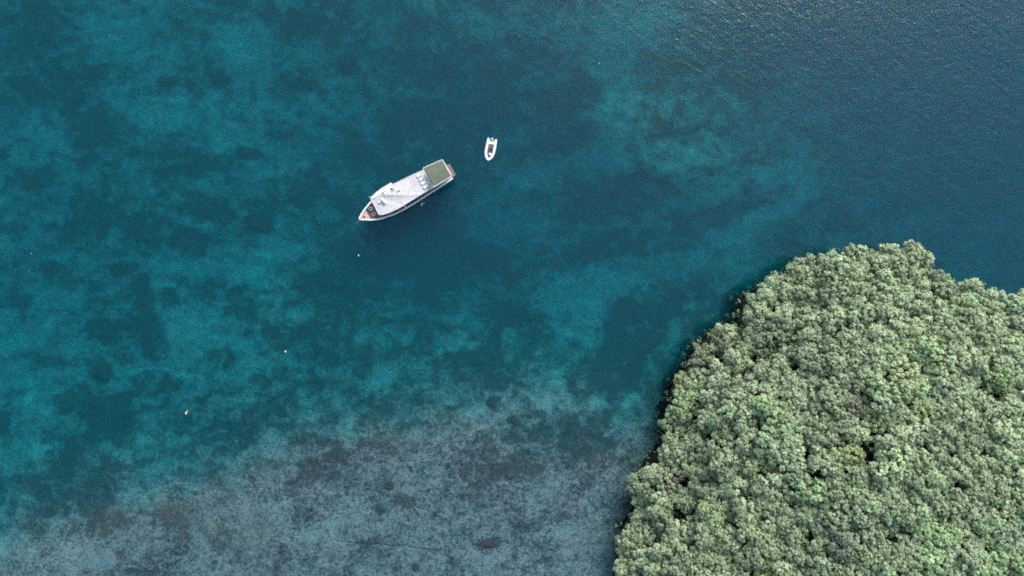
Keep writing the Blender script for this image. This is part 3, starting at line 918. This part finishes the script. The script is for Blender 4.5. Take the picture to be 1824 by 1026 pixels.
bm = bmesh.new(); box(bm, sx(5.29), sx(5.24), -.45, .45, 1.6, 3.5); from_bm('door', bm, paint('door_wood', (.2, .11, .06), .5, .2, 4), ship)
for a, b in ((-1.5, -.65), (.65, 1.5)):
    bm = bmesh.new(); box(bm, sx(5.29), sx(5.25), a, b, 2.4, 3.4); from_bm('front_window', bm, GLASS, ship)

# the roof deck
ROOF = [(4.62, -2.45), (4.85, -2.72), (6.4, -3.08), (7.87, -3.3), (10.36, -3.38), (10.42, -2.86), (13.5, -2.72), (18.2, -2.38), (22.4, -2.0),
        (22.4, 1.75), (18.2, 2.08), (14.4, 2.22), (10.5, 2.43), (8.5, 2.48), (6.44, 2.25), (5.2, 1.95), (4.62, 1.72), (4.45, 1.4)]
bm = bmesh.new(); prism(bm, [(sx(s), t) for s, t in ROOF], 4.12, 4.27, .03); from_bm('roof', bm, TRIM, ship)
FORE = [(sx(s), t) for s, t in [(4.75, -2.2), (5.0, -2.55), (6.4, -2.92), (7.87, -3.14), (10.3, -3.22), (10.52, -2.0), (10.52, 2.33), (8.5, 2.38), (6.44, 2.12), (5.2, 1.83), (4.72, 1.6), (4.58, 1.3)]]
C0 = (sx(14.1), -.1)
AFT = [(sx(s), t) for s, t in [(10.56, -2.75), (13.5, -2.62), (18.15, -2.28), (18.15, 1.98), (14.4, 2.12), (10.56, 2.33)]]
quad = []
for (ax_, ay_) in ((1, 1), (1, -1), (-1, 1), (-1, -1)):
    p = clip_half(clip_half(AFT, -ax_, 0, -ax_ * C0[0] - .01), 0, -ay_, -ay_ * C0[1] - .01)
    quad.append((p, math.radians(-45 if ax_ * ay_ > 0 else 45)))
plank_part('roof_planks', [(FORE, math.radians(-44))] + quad, .2, 4.272, .03, PLANK, .74)
bm = bmesh.new(); box(bm, sx(10.555), sx(10.525), -2.75, 2.33, 4.272, 4.315); from_bm('roof_seam', bm, GREYP, ship)
# low rails along the roof sides
bm = bmesh.new()
tube(bm, [(sx(s), t, 4.42) for s, t in [(10.6, 2.36), (14.4, 2.16), (18.1, 2.03)]], .045, 6); from_bm('rail', bm, TRIM, ship)
bm = bmesh.new()
tube(bm, [(sx(s), t, 4.42) for s, t in [(10.6, -2.8), (14.4, -2.63), (18.1, -2.33)]], .045, 6); from_bm('rail', bm, TRIM, ship)
# raised fairing over the wheelhouse, on the starboard side of the roof
bm = bmesh.new(); pr = None
for i in range(11):
    t = i / 10; s = 4.85 + 2.95 * t; r = .46 * math.sqrt(max(.02, 1 - (2 * t - 1) ** 4)) * (1 - .15 * t)
    cy = -2.28 - .34 * t
    row = [bm.verts.new((sx(s), cy + r * math.cos(PI * k / 8), 4.29 + r * .8 * math.sin(PI * k / 8))) for k in range(9)]
    if pr:
        for k in range(8): bm.faces.new((pr[k], pr[k + 1], row[k + 1], row[k]))
    else: bm.faces.new(row)
    pr = row
bm.faces.new(pr[::-1]); from_bm('roof_fairing', bm, WHITE, ship, smooth=True)
bm = bmesh.new(); box(bm, sx(10.25), sx(8.0), -3.1, -1.75, 4.30, 4.36, .02); from_bm('wing_panel', bm, paint('pale_grey_panel', (.60, .61, .64), .6, .1, 2), ship)
bm = bmesh.new(); box(bm, sx(10.7), sx(8.3), -1.55, -.75, 4.30, 4.33, .01); from_bm('grey_panel', bm, GREYP, ship)  # thin grey rectangle lying on the roof planks
bm = bmesh.new(); box(bm, sx(6.7), sx(5.0), -1.75, -.1, 4.30, 4.322, .008); from_bm('grey_mat', bm, GREYP, ship)
bm = bmesh.new(); box(bm, sx(10.2), sx(9.42), -2.4, -1.66, 4.36, 4.45, .02); hc = from_bm('hatch', bm, TRIM, ship)
bm = bmesh.new(); box(bm, sx(10.1), sx(9.52), -2.3, -1.76, 4.45, 4.458); from_bm('opening_shade_plate', bm, BLACK, hc)  # black plate painted in for the shade inside the stair opening
# mast with spreaders, boom and stays
bm = bmesh.new(); tube(bm, [(sx(8.0), -1.95, 4.2), (sx(8.0), -1.95, 7.0)], [.12, .07], 8); mast = from_bm('mast', bm, TRIM, ship)
bm = bmesh.new(); tube(bm, [(sx(8.0), -2.55, 5.6), (sx(8.0), -1.1, 5.6)], .05, 6); from_bm('spreader', bm, TRIM, mast)
bm = bmesh.new(); lathe(bm, [(.05, 0), (.16, .02), (.16, .12), (.05, .16)], 10, (sx(8.0), -1.95, 7.0)); from_bm('mast_light', bm, TRIM, mast)
bm = bmesh.new(); tube(bm, [(sx(8.05), -1.8, 4.9), (sx(11.3), .05, 4.85), (sx(14.6), 1.95, 4.8)], [.12, .10, .05], 8); from_bm('boom', bm, TRIM, ship)
bm = bmesh.new(); box(bm, sx(8.75), sx(7.7), -2.75, -2.3, 4.36, 4.7, .05); from_bm('locker', bm, TRIM, ship)
bm = bmesh.new(); box(bm, sx(8.25), sx(8.0), -2.98, -2.85, 4.36, 4.6, .02); from_bm('side_light', bm, ORANGE, ship)
bm = bmesh.new(); lathe(bm, [(.16, 0), (.24, .06), (.25, .2), (.17, .32), (.05, .36)], 14, (sx(6.0), -.75, 4.45)); dm = from_bm('radar_dome', bm, TRIM, ship, smooth=True)
bm = bmesh.new(); box(bm, sx(6.15), sx(5.85), -.9, -.6, 4.32, 4.45); from_bm('pedestal', bm, GREYP, dm)
for (s, t) in ((7.3, .9), (8.6, -.2), (6.35, .35), (5.1, 1.3)):
    bm = bmesh.new(); lathe(bm, [(.10, 0), (.10, .05), (.06, .12), (.02, .14)], 8, (sx(s), t, 4.3)); from_bm('roof_vent', bm, STEEL, ship)
# awning spar on the port side, whip at the starboard corner
bm = bmesh.new(); tube(bm, [(sx(10.47), 2.4, 4.2), (sx(10.4), 3.05, 4.15)], .035, 6); from_bm('spar', bm, TRIM, ship)
bm = bmesh.new(); tube(bm, [(sx(4.8), -2.65, 4.2), (sx(4.45), -3.1, 4.5)], .03, 6); from_bm('spar', bm, TRIM, ship)
# bow fittings
for (s, t) in ((3.25, -.98), (3.3, .42)):
    bm = bmesh.new()
    outer = [(sx(s) + .42 * math.cos(a), t + .42 * math.sin(a)) for a in [PI / 8 + k * PI / 4 for k in range(8)]]
    inner = [(sx(s) + .29 * math.cos(a), t + .29 * math.sin(a)) for a in [PI / 8 + k * PI / 4 for k in range(8)]]
    for z0, z1 in ((1.53, 1.78),):
        vo = [[bm.verts.new((*p, z)) for p in outer] for z in (z0, z1)]; vi = [[bm.verts.new((*p, z)) for p in inner] for z in (z0, z1)]
        for k in range(8):
            j = (k + 1) % 8
            bm.faces.new((vo[0][k], vo[0][j], vo[1][j], vo[1][k])); bm.faces.new((vi[0][j], vi[0][k], vi[1][k], vi[1][j]))
            bm.faces.new((vo[1][k], vo[1][j], vi[1][j], vi[1][k])); bm.faces.new((vo[0][j], vo[0][k], vi[0][k], vi[0][j]))
    hf = from_bm('deck_hatch', bm, TRIM, ship)
    bm = bmesh.new(); prism(bm, [(sx(s) + .285 * math.cos(a), t + .285 * math.sin(a)) for a in [PI / 8 + k * PI / 4 for k in range(8)]], 1.6, 1.66); from_bm('lid', bm, GLASS, hf)
bm = bmesh.new(); lathe(bm, [(.2, 0), (.2, .1), (.12, .16), (.12, .36), (.2, .42), (.18, .48)], 12, (sx(1.15), .05, 2.225)); wl_ = from_bm('windlass', bm, BLACK, ship)
bm = bmesh.new(); box(bm, sx(.62), sx(.32), -.14, .14, 2.225, 2.42, .03); from_bm('bow_roller', bm, STEEL, ship)
for (s, t) in ((1.5, -.9), (1.5, .85)):
    bm = bmesh.new(); tube(bm, [(sx(s - .18), t, 2.36), (sx(s + .18), t, 2.36)], .04, 6); tube(bm, [(sx(s), t, 2.22), (sx(s), t, 2.36)], .05, 6); from_bm('cleat', bm, STEEL, ship)['kind'] = 'stuff'
for (s, t, a, b) in ((3.9, -1.7, .5, .3), (2.5, -1.4, .35, .25), (4.2, .9, .3, .5)):
    bm = bmesh.new(); box(bm, sx(s + a / 2), sx(s - a / 2), t - b / 2, t + b / 2, 1.53, 1.9, .04); from_bm('deck_locker', bm, paint('brown_locker', (.10, .075, .07), .6, .2, 3), ship)
# stern: awning on posts, davit, swim platform
CAN = [(18.17, -2.33), (22.86, -1.95), (22.88, 2.24), (18.26, 2.47)]
def can_pt(u, v):
    a = np.array(CAN[0]) * (1 - u) + np.array(CAN[1]) * u; b = np.array(CAN[3]) * (1 - u) + np.array(CAN[2]) * u
    return a * (1 - v) + b * v
bm = bmesh.new(); n = 14; top = []; bot = []
for i in range(n + 1):
    r0 = []; r1 = []
    for j in range(n + 1):
        p = can_pt(.012 + .976 * i / n, .015 + .97 * j / n)
        z = 6.2 + .16 * math.sin(PI * j / n) + .012 * math.sin(i * 2.1) * math.sin(j * 1.7)
        r0.append(bm.verts.new((sx(p[0]), p[1], z))); r1.append(bm.verts.new((sx(p[0]), p[1], z - .05)))
    top.append(r0); bot.append(r1)
for i in range(n):
    for j in range(n):
        bm.faces.new((top[i][j], top[i][j + 1], top[i + 1][j + 1], top[i + 1][j])); bm.faces.new((bot[i][j], bot[i + 1][j], bot[i + 1][j + 1], bot[i][j + 1]))
for k in range(n):
    for (A, B) in (((0, k), (0, k + 1)), ((n, k), (n, k + 1)), ((k, 0), (k + 1, 0)), ((k, n), (k + 1, n))):
        bm.faces.new((top[A[0]][A[1]], top[B[0]][B[1]], bot[B[0]][B[1]], bot[A[0]][A[1]]))
awn = from_bm('awning', bm, THATCH, ship, smooth=True)
bm = bmesh.new()
ring = [can_pt(0, 0), can_pt(.94, 0), can_pt(.985, .02), can_pt(1, .07), can_pt(1, .93), can_pt(.985, .98), can_pt(.94, 1), can_pt(0, 1)]
tube(bm, [(sx(p[0]), p[1], 6.22) for p in ring], .075, 8); from_bm('awning_frame', bm, TRIM, awn)
bm = bmesh.new(); a, b = can_pt(0, 0), can_pt(0, 1); tube(bm, [(sx(a[0]), a[1] + .05, 6.17), (sx(b[0]), b[1] - .05, 6.17)], .04, 6); from_bm('front_bar', bm, TRIM, awn)
for u in (.04, .5, .95):
    for v in (.08, .92):
        p = can_pt(u, v); tt = max(min(p[1], 1.62), -1.62)
        bm = bmesh.new(); tube(bm, [(sx(p[0]), tt, 4.25), (sx(p[0]), tt, 5.6), (sx(p[0]), p[1], 6.16)], .04, 6); from_bm('post', bm, TRIM, ship)
bm = bmesh.new(); tube(bm, [(sx(18.95), 2.0, 1.0), (sx(18.95), 2.0, 2.1), (sx(18.6), 2.35, 2.4)], .07, 6)
box(bm, sx(19.2), sx(18.75), 1.78, 2.12, .985, 1.5, .03); from_bm('davit', bm, BLACK, ship)['kind'] = 'stuff'
bm = bmesh.new(); prism(bm, [(sx(s), t) for s, t in [(19.4, 1.65), (22.5, 1.62), (22.5, 1.98), (19.4, 2.1)]], .99, 1.15); from_bm('side_bench', bm, GREYP, ship)
plank_part('swim_platform', [([(sx(s), t) for s, t in [(22.9, -1.65), (23.85, -1.42), (23.9, 1.4), (22.9, 1.6)]], PI / 2)], .16, .5, .1, REDBR, .7)
for t in (-1.0, 1.0):
    bm = bmesh.new(); tube(bm, [(sx(22.85), t, .1), (sx(23.7), t, .48)], .05, 6); from_bm('bracket', bm, STEEL, ship)

def onship(s, t, z):
    c, sn = math.cos(math.radians(-151.08)), math.sin(math.radians(-151.08))
    x, y = sx(s), t
    return Vector((-23.93 + c * x - sn * y, 21.38 + sn * x + c * y, z))
SHIP_A = math.radians(-151.08)
# things standing on the roof
first = None
for i, (s, t, lab) in enumerate([(16.67, -1.77, 'white cushioned deck chair on the ship roof, row end by the starboard rail'),
                                 (16.78, -.81, 'white cushioned deck chair on the ship roof, second of the row from starboard'),
                                 (16.68, .2, 'white cushioned deck chair on the ship roof, second of the row from port'),
                                 (16.72, 1.14, 'white cushioned deck chair on the ship roof, end of the row by the port rail')]):
    if first is None:
        r = empty('deck_chair', onship(s, t, 4.302), SHIP_A)
        bm = bmesh.new(); box(bm, -.15, .55, -.33, .33, .2, .36, .05, seg=2); from_bm('seat', bm, FABRIC, r)
        bm = bmesh.new(); box(bm, -.62, -.1, -.33, .33, .38, .5, .05, Matrix.Rotation(math.radians(38), 3, 'Y'), 2); from_bm('backrest', bm, FABRIC, r)
        for x in (-.3, .45):
            for y in (-.3, .3):
                bm = bmesh.new(); box(bm, x - .03, x + .03, y - .03, y + .03, 0, .21); from_bm('leg', bm, STEEL, r)
        first = r
    else:
        r = first.copy(); COL.objects.link(r); r.location = onship(s, t, 4.302); r.rotation_euler[2] = SHIP_A + [0, .05, -.04, .08][i]
        for ch in list(first.children):
            c = ch.copy(); COL.objects.link(c); c.parent = r
    tag(r, lab, 'deck chair', 'white deck chairs on the roof deck')
for (s, t, R, lab, m) in ((17.75, .72, .3, 'small round tan table behind the white deck chairs', TAN), (17.6, -1.2, .24, 'small round white table behind the starboard deck chairs', FABRIC)):
    r = empty('side_table', onship(s, t, 4.302), 0)
    bm = bmesh.new(); lathe(bm, [(R * .95, .42), (R, .44), (R, .47), (R * .95, .48)], 18); from_bm('table_top', bm, paint('table_top', (.60, .50, .42) if m is TAN else (.7, .7, .7), .6, .1, 4), r)
    bm = bmesh.new(); lathe(bm, [(.16, 0), (.15, .03), (.04, .05), (.035, .42)], 10); from_bm('table_leg', bm, STEEL, r)
    tag(r, lab, 'table')
r = empty('cool_box', onship(17.4, 1.4, 4.302), SHIP_A + .2)
bm = bmesh.new(); box(bm, -.22, .22, -.16, .16, 0, .28, .03); from_bm('box_body', bm, FABRIC, r)
bm = bmesh.new(); box(bm, -.23, .23, -.17, .17, .285, .34, .02); from_bm('lid', bm, GREYP, r)
tag(r, 'small white cool box with grey lid by the port rail near the awning', 'cool box')
r = empty('life_raft', onship(6.93, -.55, 4.302), SHIP_A + math.atan2(1.32, -.26))
bm = bmesh.new(); L = .68
tube(bm, [(-L, 0, .38), (-L + .02, 0, .38), (-L + .1, 0, .38), (L - .1, 0, .38), (L - .02, 0, .38), (L, 0, .38)], [.1, .24, .33, .33, .24, .1], 16); from_bm('canister', bm, WHITE, r, smooth=True)
for x in (-.35, .35):
    bm = bmesh.new(); box(bm, x - .05, x + .05, -.3, .3, 0, .1); from_bm('cradle', bm, STEEL, r)
    bm = bmesh.new(); torus(bm, .335, .012, (0, 0, 0), 20, 5)
    for v in bm.verts: v.co = Vector((x + v.co.z, v.co.x, .38 + v.co.y))
    from_bm('strap', bm, GREYP, r)
tag(r, 'white life raft canister lying across the forward part of the ship roof', 'life raft')
for (s, t, z, rr, lab, m) in ((8.0, 1.95, 4.36, .3, 'pale orange and white lifebuoy lying near the port edge of the roof', ORANGE),):
    bm = bmesh.new(); torus(bm, rr, .055, (0, 0, 0), 24, 8)
    bm.faces.ensure_lookup_table()
    for i, f in enumerate(bm.faces):
        f.material_index = 0 if (i // 24) % 2 == 0 else 1
    me = bpy.data.meshes.new('lifebuoy'); bmesh.ops.recalc_face_normals(bm, faces=bm.faces)
    bm.to_mesh(me); bm.free()
    o = link('lifebuoy', me, [FABRIC, ORANGE], None, onship(s, t, z), True); tag(o, lab, 'lifebuoy')
for (s, t, a, b, h, lab, c) in ((10.75, -1.2, .5, .35, .25, 'small white crate on the roof just aft of the roof hatch', (.68, .7, .72)),
                                (11.05, -.9, .25, .3, .2, 'dark grey bag on the roof beside the small white crate', (.12, .13, .15)),):
    r = empty('crate' if h > .22 else 'bag', onship(s, t, 4.302), SHIP_A + .3)
    bm = bmesh.new(); box(bm, -a / 2, a / 2, -b / 2, b / 2, 0, h, .05 if h < .22 else .015, seg=2); from_bm('body' if h < .22 else 'crate_box', bm, paint('crate_paint', c, .6, .1, 4), r)
    bm = bmesh.new(); box(bm, -a * .3, a * .3, -.03, .03, h + .002, h + .04, .01); from_bm('handle', bm, BLACK, r)
    tag(r, lab, 'crate' if h > .22 else 'bag')
# anchor line from the stem
bm = bmesh.new()
p0 = onship(.1, 0, 2.6); p1 = onship(-1.35, .1, .2); p2 = onship(-5, .6, -8)
tube(bm, [p0, p0.lerp(p1, .5) - Vector((0, 0, .12)), p1, p1.lerp(p2, .5), p2], .035, 6)
o = from_bm('anchor_rope', bm, paint('rope', (.5, .5, .46), .8, .1, 9)); tag(o, 'pale anchor rope running from the ship bow down into the water', 'rope')

# ------------------------------------------------------------------ the inflatable tender
pb = at(869.2, 287.2, .35); ps = at(877.2, 247.0, .35)
mid = (pb + ps) / 2; fw = (pb - ps); RL = fw.length / 2
rib = empty('inflatable_boat', (mid.x, mid.y, 0), math.atan2(fw.y, fw.x))
tag(rib, 'small white inflatable tender with dark floor and outboard motor floating off the ship stern', 'boat')
RUB = paint('white_hypalon', (.74, .74, .77), .5, .06, 3, dirt=((.45, .45, .45), 1.6, .35))
tr_ = .265
path = [(-RL + .02, .86, .36), (-RL + .3, .87, .36), (-RL + 1.2, .90, .37), (-.2, .93, .38), (.6, .90, .40), (1.2, .78, .43), (1.7, .58, .47), (2.05, .36, .5), (RL - tr_ - .03, .0, .52)]
path = path + [(x, -y, z) for x, y, z in path[-2::-1]]
rad = [.13, .24] + [tr_] * (len(path) - 4) + [.24, .13]
bm = bmesh.new(); tube(bm, path, rad, 14); from_bm('tube', bm, RUB, rib, smooth=True)
bm = bmesh.new()
fl = [(-RL + .42, .68), (-.2, .72), (.6, .7), (1.2, .58), (1.7, .38), (2.0, .14), (2.0, -.14), (1.7, -.38), (1.2, -.58), (.6, -.7), (-.2, -.72), (-RL + .42, -.68)]
prism(bm, fl, -.1, .2); from_bm('floor', bm, paint('grey_floor', (.10, .105, .12), .6, .25, 4), rib)
bm = bmesh.new(); prism(bm, [(x * .96, y * .7) for x, y in fl], -.38, -.1); from_bm('keel', bm, WHITE, rib)
bm = bmesh.new(); box(bm, -RL + .36, -RL + .46, -.66, .66, -.05, .58, .02); from_bm('transom', bm, WHITE, rib)
bm = bmesh.new(); box(bm, -RL + .8, -RL + 1.3, -.58, .58, .2, .52, .06, seg=2); bench = from_bm('bench', bm, FABRIC, rib)
for y in (-.28, .28):
    bm = bmesh.new(); box(bm, -RL + .5, -RL + .82, y - .2, y + .2, .2, .42, .05, seg=2); from_bm('fuel_tank', bm, TRIM, rib)
bm = bmesh.new(); box(bm, -.75, -.25, -.16, .44, .2, .78, .05, seg=2); cons = from_bm('console', bm, paint('dark_console', (.035, .04, .05), .5, .2, 4), rib)
bm = bmesh.new(); torus(bm, .15, .018, (0, 0, 0), 18, 6)
for v in bm.verts: v.co = Vector((-.82 + .5 * v.co.x, .14 + v.co.y, .78 + .5 * v.co.x))
from_bm('steering_wheel', bm, BLACK, cons)
bm = bmesh.new(); box(bm, -.3, -.27, -.14, .42, .79, 1.0, .0, Matrix.Rotation(math.radians(-25), 3, 'Y')); from_bm('windscreen', bm, GLASS, cons)
bm = bmesh.new(); box(bm, .72, 1.15, -.05, .4, .2, .52, .06, seg=2); from_bm('seat', bm, FABRIC, rib)
bm = bmesh.new(); box(bm, 1.2, 1.6, -.12, .22, .2, .42, .08, seg=2); from_bm('bow_bag', bm, BLACK, rib)
for y in (.35, -.3):
    bm = bmesh.new(); box(bm, .1, .45, y - .17, y + .17, .2, .36, .07, seg=2); from_bm('life_jacket', bm, paint('navy_cloth', (.03, .035, .055), .8, .3, 5), rib)
bm = bmesh.new(); box(bm, -RL - .05, -RL + .4, -.2, .2, .62, 1.0, .09, seg=3); cow = from_bm('outboard_motor', bm, paint('grey_cowling', (.42, .5, .56), .3, .08, 4), rib, smooth=False)
bm = bmesh.new(); box(bm, -RL + .05, -RL + .25, -.07, .07, -.5, .64, .03); from_bm('motor_leg', bm, BLACK, cow)
bm = bmesh.new(); lathe(bm, [(.05, -.02), (.16, 0), (.05, .02)], 10)
for v in bm.verts: v.co = Vector((-RL - .05 + v.co.z, v.co.x, -.42 + v.co.y))
from_bm('propeller', bm, STEEL, cow)
for sg in (1, -1):
    bm = bmesh.new(); tube(bm, [(x, sg * (y + .10), z + tr_ * .93) for x, y, z in [(-1.6, .88, .37), (-.6, .92, .38), (.4, .91, .39), (1.0, .82, .42)]], .018, 5); from_bm('grab_rope', bm, BLACK, rib)

# ------------------------------------------------------------------ buoys and other small things on the water
def buoy(px, py, r, label, col, rope=None):
    p = at(px, py, r * .5)
    o = empty('mooring_buoy', (p.x, p.y, 0)); tag(o, label, 'buoy')
    m = paint('buoy_skin', col, .45, .08, 4)
    bm = bmesh.new(); lathe(bm, [(r * .3, -r * .75), (r * .8, -r * .45), (r, 0), (r * .92, r * .4), (r * .6, r * .8), (r * .2, r)], 16); from_bm('float', bm, m, o, smooth=True)
    bm = bmesh.new(); torus(bm, r * .2, r * .06, (0, 0, 0), 14, 6)
    for v in bm.verts: v.co = Vector((v.co.x, v.co.z, v.co.y + r * 1.15))
    from_bm('ring', bm, STEEL, o)
    bm = bmesh.new(); tube(bm, [(0, 0, -r * .7), (-.8, -1.4, -2.2), (-1.6, -3.2, -5.5)] if rope else [(0, 0, -r * .7), (.4, -.3, -5)], .03, 6)
    from_bm('mooring_rope', bm, paint('rope_fibre', (.42, .42, .34), .8, .1, 8), o)
    return o
buoy(508.3, 626.3, .17, 'tiny white ball buoy floating alone over the left reef slope', (.85, .87, .88))
buoy(638.5, 455.0, .14, 'tiny white ball buoy floating below the ship bow', (.8, .82, .82))
buoy(1067, 113, .13, 'tiny pale ball buoy floating on open water above the tender', (.4, .45, .47))
buoy(55, 452, .15, 'tiny dull grey ball buoy near the left edge of the water', (.13, .16, .17))
b = buoy(331, 736.5, .21, 'pale orange mooring buoy with a trailing rope over the lower left reef edge', (.85, .42, .32), True)
bm = bmesh.new(); tube(bm, [(.05, .28, .06), (.28, .42, .05), (.42, .5, .04)], [.12, .13, .06], 8); from_bm('pick_up_float', bm, paint('pink_float', (.75, .3, .24), .5, .1, 5), b)

# scraps of foam beside the ship
def foam(name, px, py, spread, n, seed):
    rg = random.Random(seed); bm = bmesh.new(); c = at(px, py)
    for i in range(n):
        x, y = c.x + rg.gauss(0, spread), c.y + rg.gauss(0, spread * .7); r = rg.uniform(.05, .2)
        vs = [bm.verts.new((x + r * rg.uniform(.6, 1.2) * math.cos(a), y + r * rg.uniform(.5, 1.1) * math.sin(a), .012)) for a in [k * PI / 4 for k in range(8)]]
        ct = bm.verts.new((x, y, .05))
        for k in range(8): bm.faces.new((vs[k], vs[(k + 1) % 8], ct))
    o = from_bm(name, bm, FOAM); tag(o, kind='stuff'); return o
FOAM = paint('foam', (.4, .45, .47), .8, .1, 6)
foam('foam', 752, 363.5, .3, 6, 1)
# ropes lying on the reef flat
SZ = lambda x, y: -1.35
def cable(pts, r, label):
    bm = bmesh.new(); P = []
    for i, (px, py) in enumerate(pts):
        q = at(px, py, -1.2)
        d = chart(np.array([q.x]), np.array([q.y]))[0][0]
        P.append((q.x, q.y, -d + .25))
    tube(bm, P, r, 6); o = from_bm('sunken_rope', bm, paint('weedy_rope', (.02, .025, .022), .9, .2, 6)); tag(o, label, 'rope')
cable([(600, 961), (630, 964), (662, 967), (680, 966), (698, 970), (724, 968), (742, 974), (765, 976)], .055, 'long dark weedy rope lying across the shallow reef flat near the bottom')

# coral heads and clumps that show as dark spots on the bottom
CORAL = paint('coral', (.058, .056, .05), .9, .45, 2.2, .6)
PURPLE = paint('purple_coral', (.062, .05, .058), .9, .45, 2.2, .6)
def coral(px, py, rx, ry, label, m, ring=False, seed=0):
    q = at(px, py, -3); d = 3
    for _ in range(6):
        d = float(chart(np.array([q.x]), np.array([q.y]))[0][0]); q = at(px, py, -d)
    k = (ALT + d) / ALT / PXM; a, b = rx * k, ry * k; h = min(.42 * min(a, b), d * .55, 1.3)
    bm = bmesh.new(); rows = []; N = 30; M = 9
    for i in range(M + 1):
        t = i / M; row = []
        for j in range(N):
            ph = 2 * PI * j / N
            w = 1 + .55 * (float(fbm(np.array([seed * 7 + 2 * math.cos(ph) + 9]), np.array([2 * math.sin(ph) + 9]), 3, 3)[0]) - .5) * 2
            x, y = a * t * w * math.cos(ph), b * t * w * math.sin(ph)
            n = float(fbm(np.array([x * 1.3 + seed * 5]), np.array([y * 1.3]), 4, 7)[0]) - .5
            prof = (math.sin(PI * t) ** .8 if ring else (1 - t ** 2.2))
            row.append((x, y, h * prof + n * h * 1.1 * (1 - t ** 3) - .25 * t))
        rows.append(row)
    ctr = bm.verts.new((0, 0, rows[0][0][2])); prev = None
    for row in rows[1:]:
        vs = [bm.verts.new(c) for c in row]
        for j in range(N):
            if prev is None: bm.faces.new((ctr, vs[j], vs[(j + 1) % N]))
            else: bm.faces.new((prev[j], vs[j], vs[(j + 1) % N], prev[(j + 1) % N]))
        prev = vs
    o = from_bm('coral_head', bm, m, None, (q.x, q.y, -d + .05), True)
    tag(o, label, 'coral', 'coral heads on the seabed')
for i, (x, y, rx, ry, lab, m, rg) in enumerate([
    (170, 130, 17, 14, 'round dark coral head high on the left, above the small oval one', CORAL, 0),
    (135, 178, 13, 10, 'small oval dark coral head below the round one on the upper left', CORAL, 0),
    (296, 148, 14, 12, 'round dark coral head in the pale sand of the upper left', CORAL, 0),
    (394, 143, 12, 11, 'small dark coral head right of the round one in pale sand', CORAL, 0),
    (440, 274, 24, 11, 'long dark coral head lying level left of the ship', CORAL, 0),
    (458, 397, 22, 19, 'big round speckled dark coral head left of the ship bow', CORAL, 0),
    (617, 116, 18, 16, 'round dark coral head up above the ship bow', CORAL, 0),
    (95, 478, 18, 9, 'slanted dark coral head low on the far left', CORAL, 0),
    (215, 481, 18, 12, 'dark coral head right of the slanted one on the left', CORAL, 0),
    (182, 665, 17, 15, 'dark coral head beside the pale streak in the lower left water', CORAL, 0),
    (880, 716, 12, 11, 'dark coral head at the upper edge of the reef flat', CORAL, 0),
    (915, 750, 10, 9, 'small purplish coral head just inside the reef flat edge', PURPLE, 0),
    (693, 866, 11, 10, 'dark ring-shaped coral in the middle of the reef flat', CORAL, 1),
    (868, 970, 20, 9, 'dark purple coral clump low on the reef flat', PURPLE, 0),
    (678, 908, 7, 6, 'small dark coral head below the ring-shaped coral', CORAL, 0),
    (740, 1012, 8, 7, 'small purple coral head at the bottom edge under the sunken rope', PURPLE, 0)]):
    coral(x, y, rx, ry, lab, m, bool(rg), i + 1)
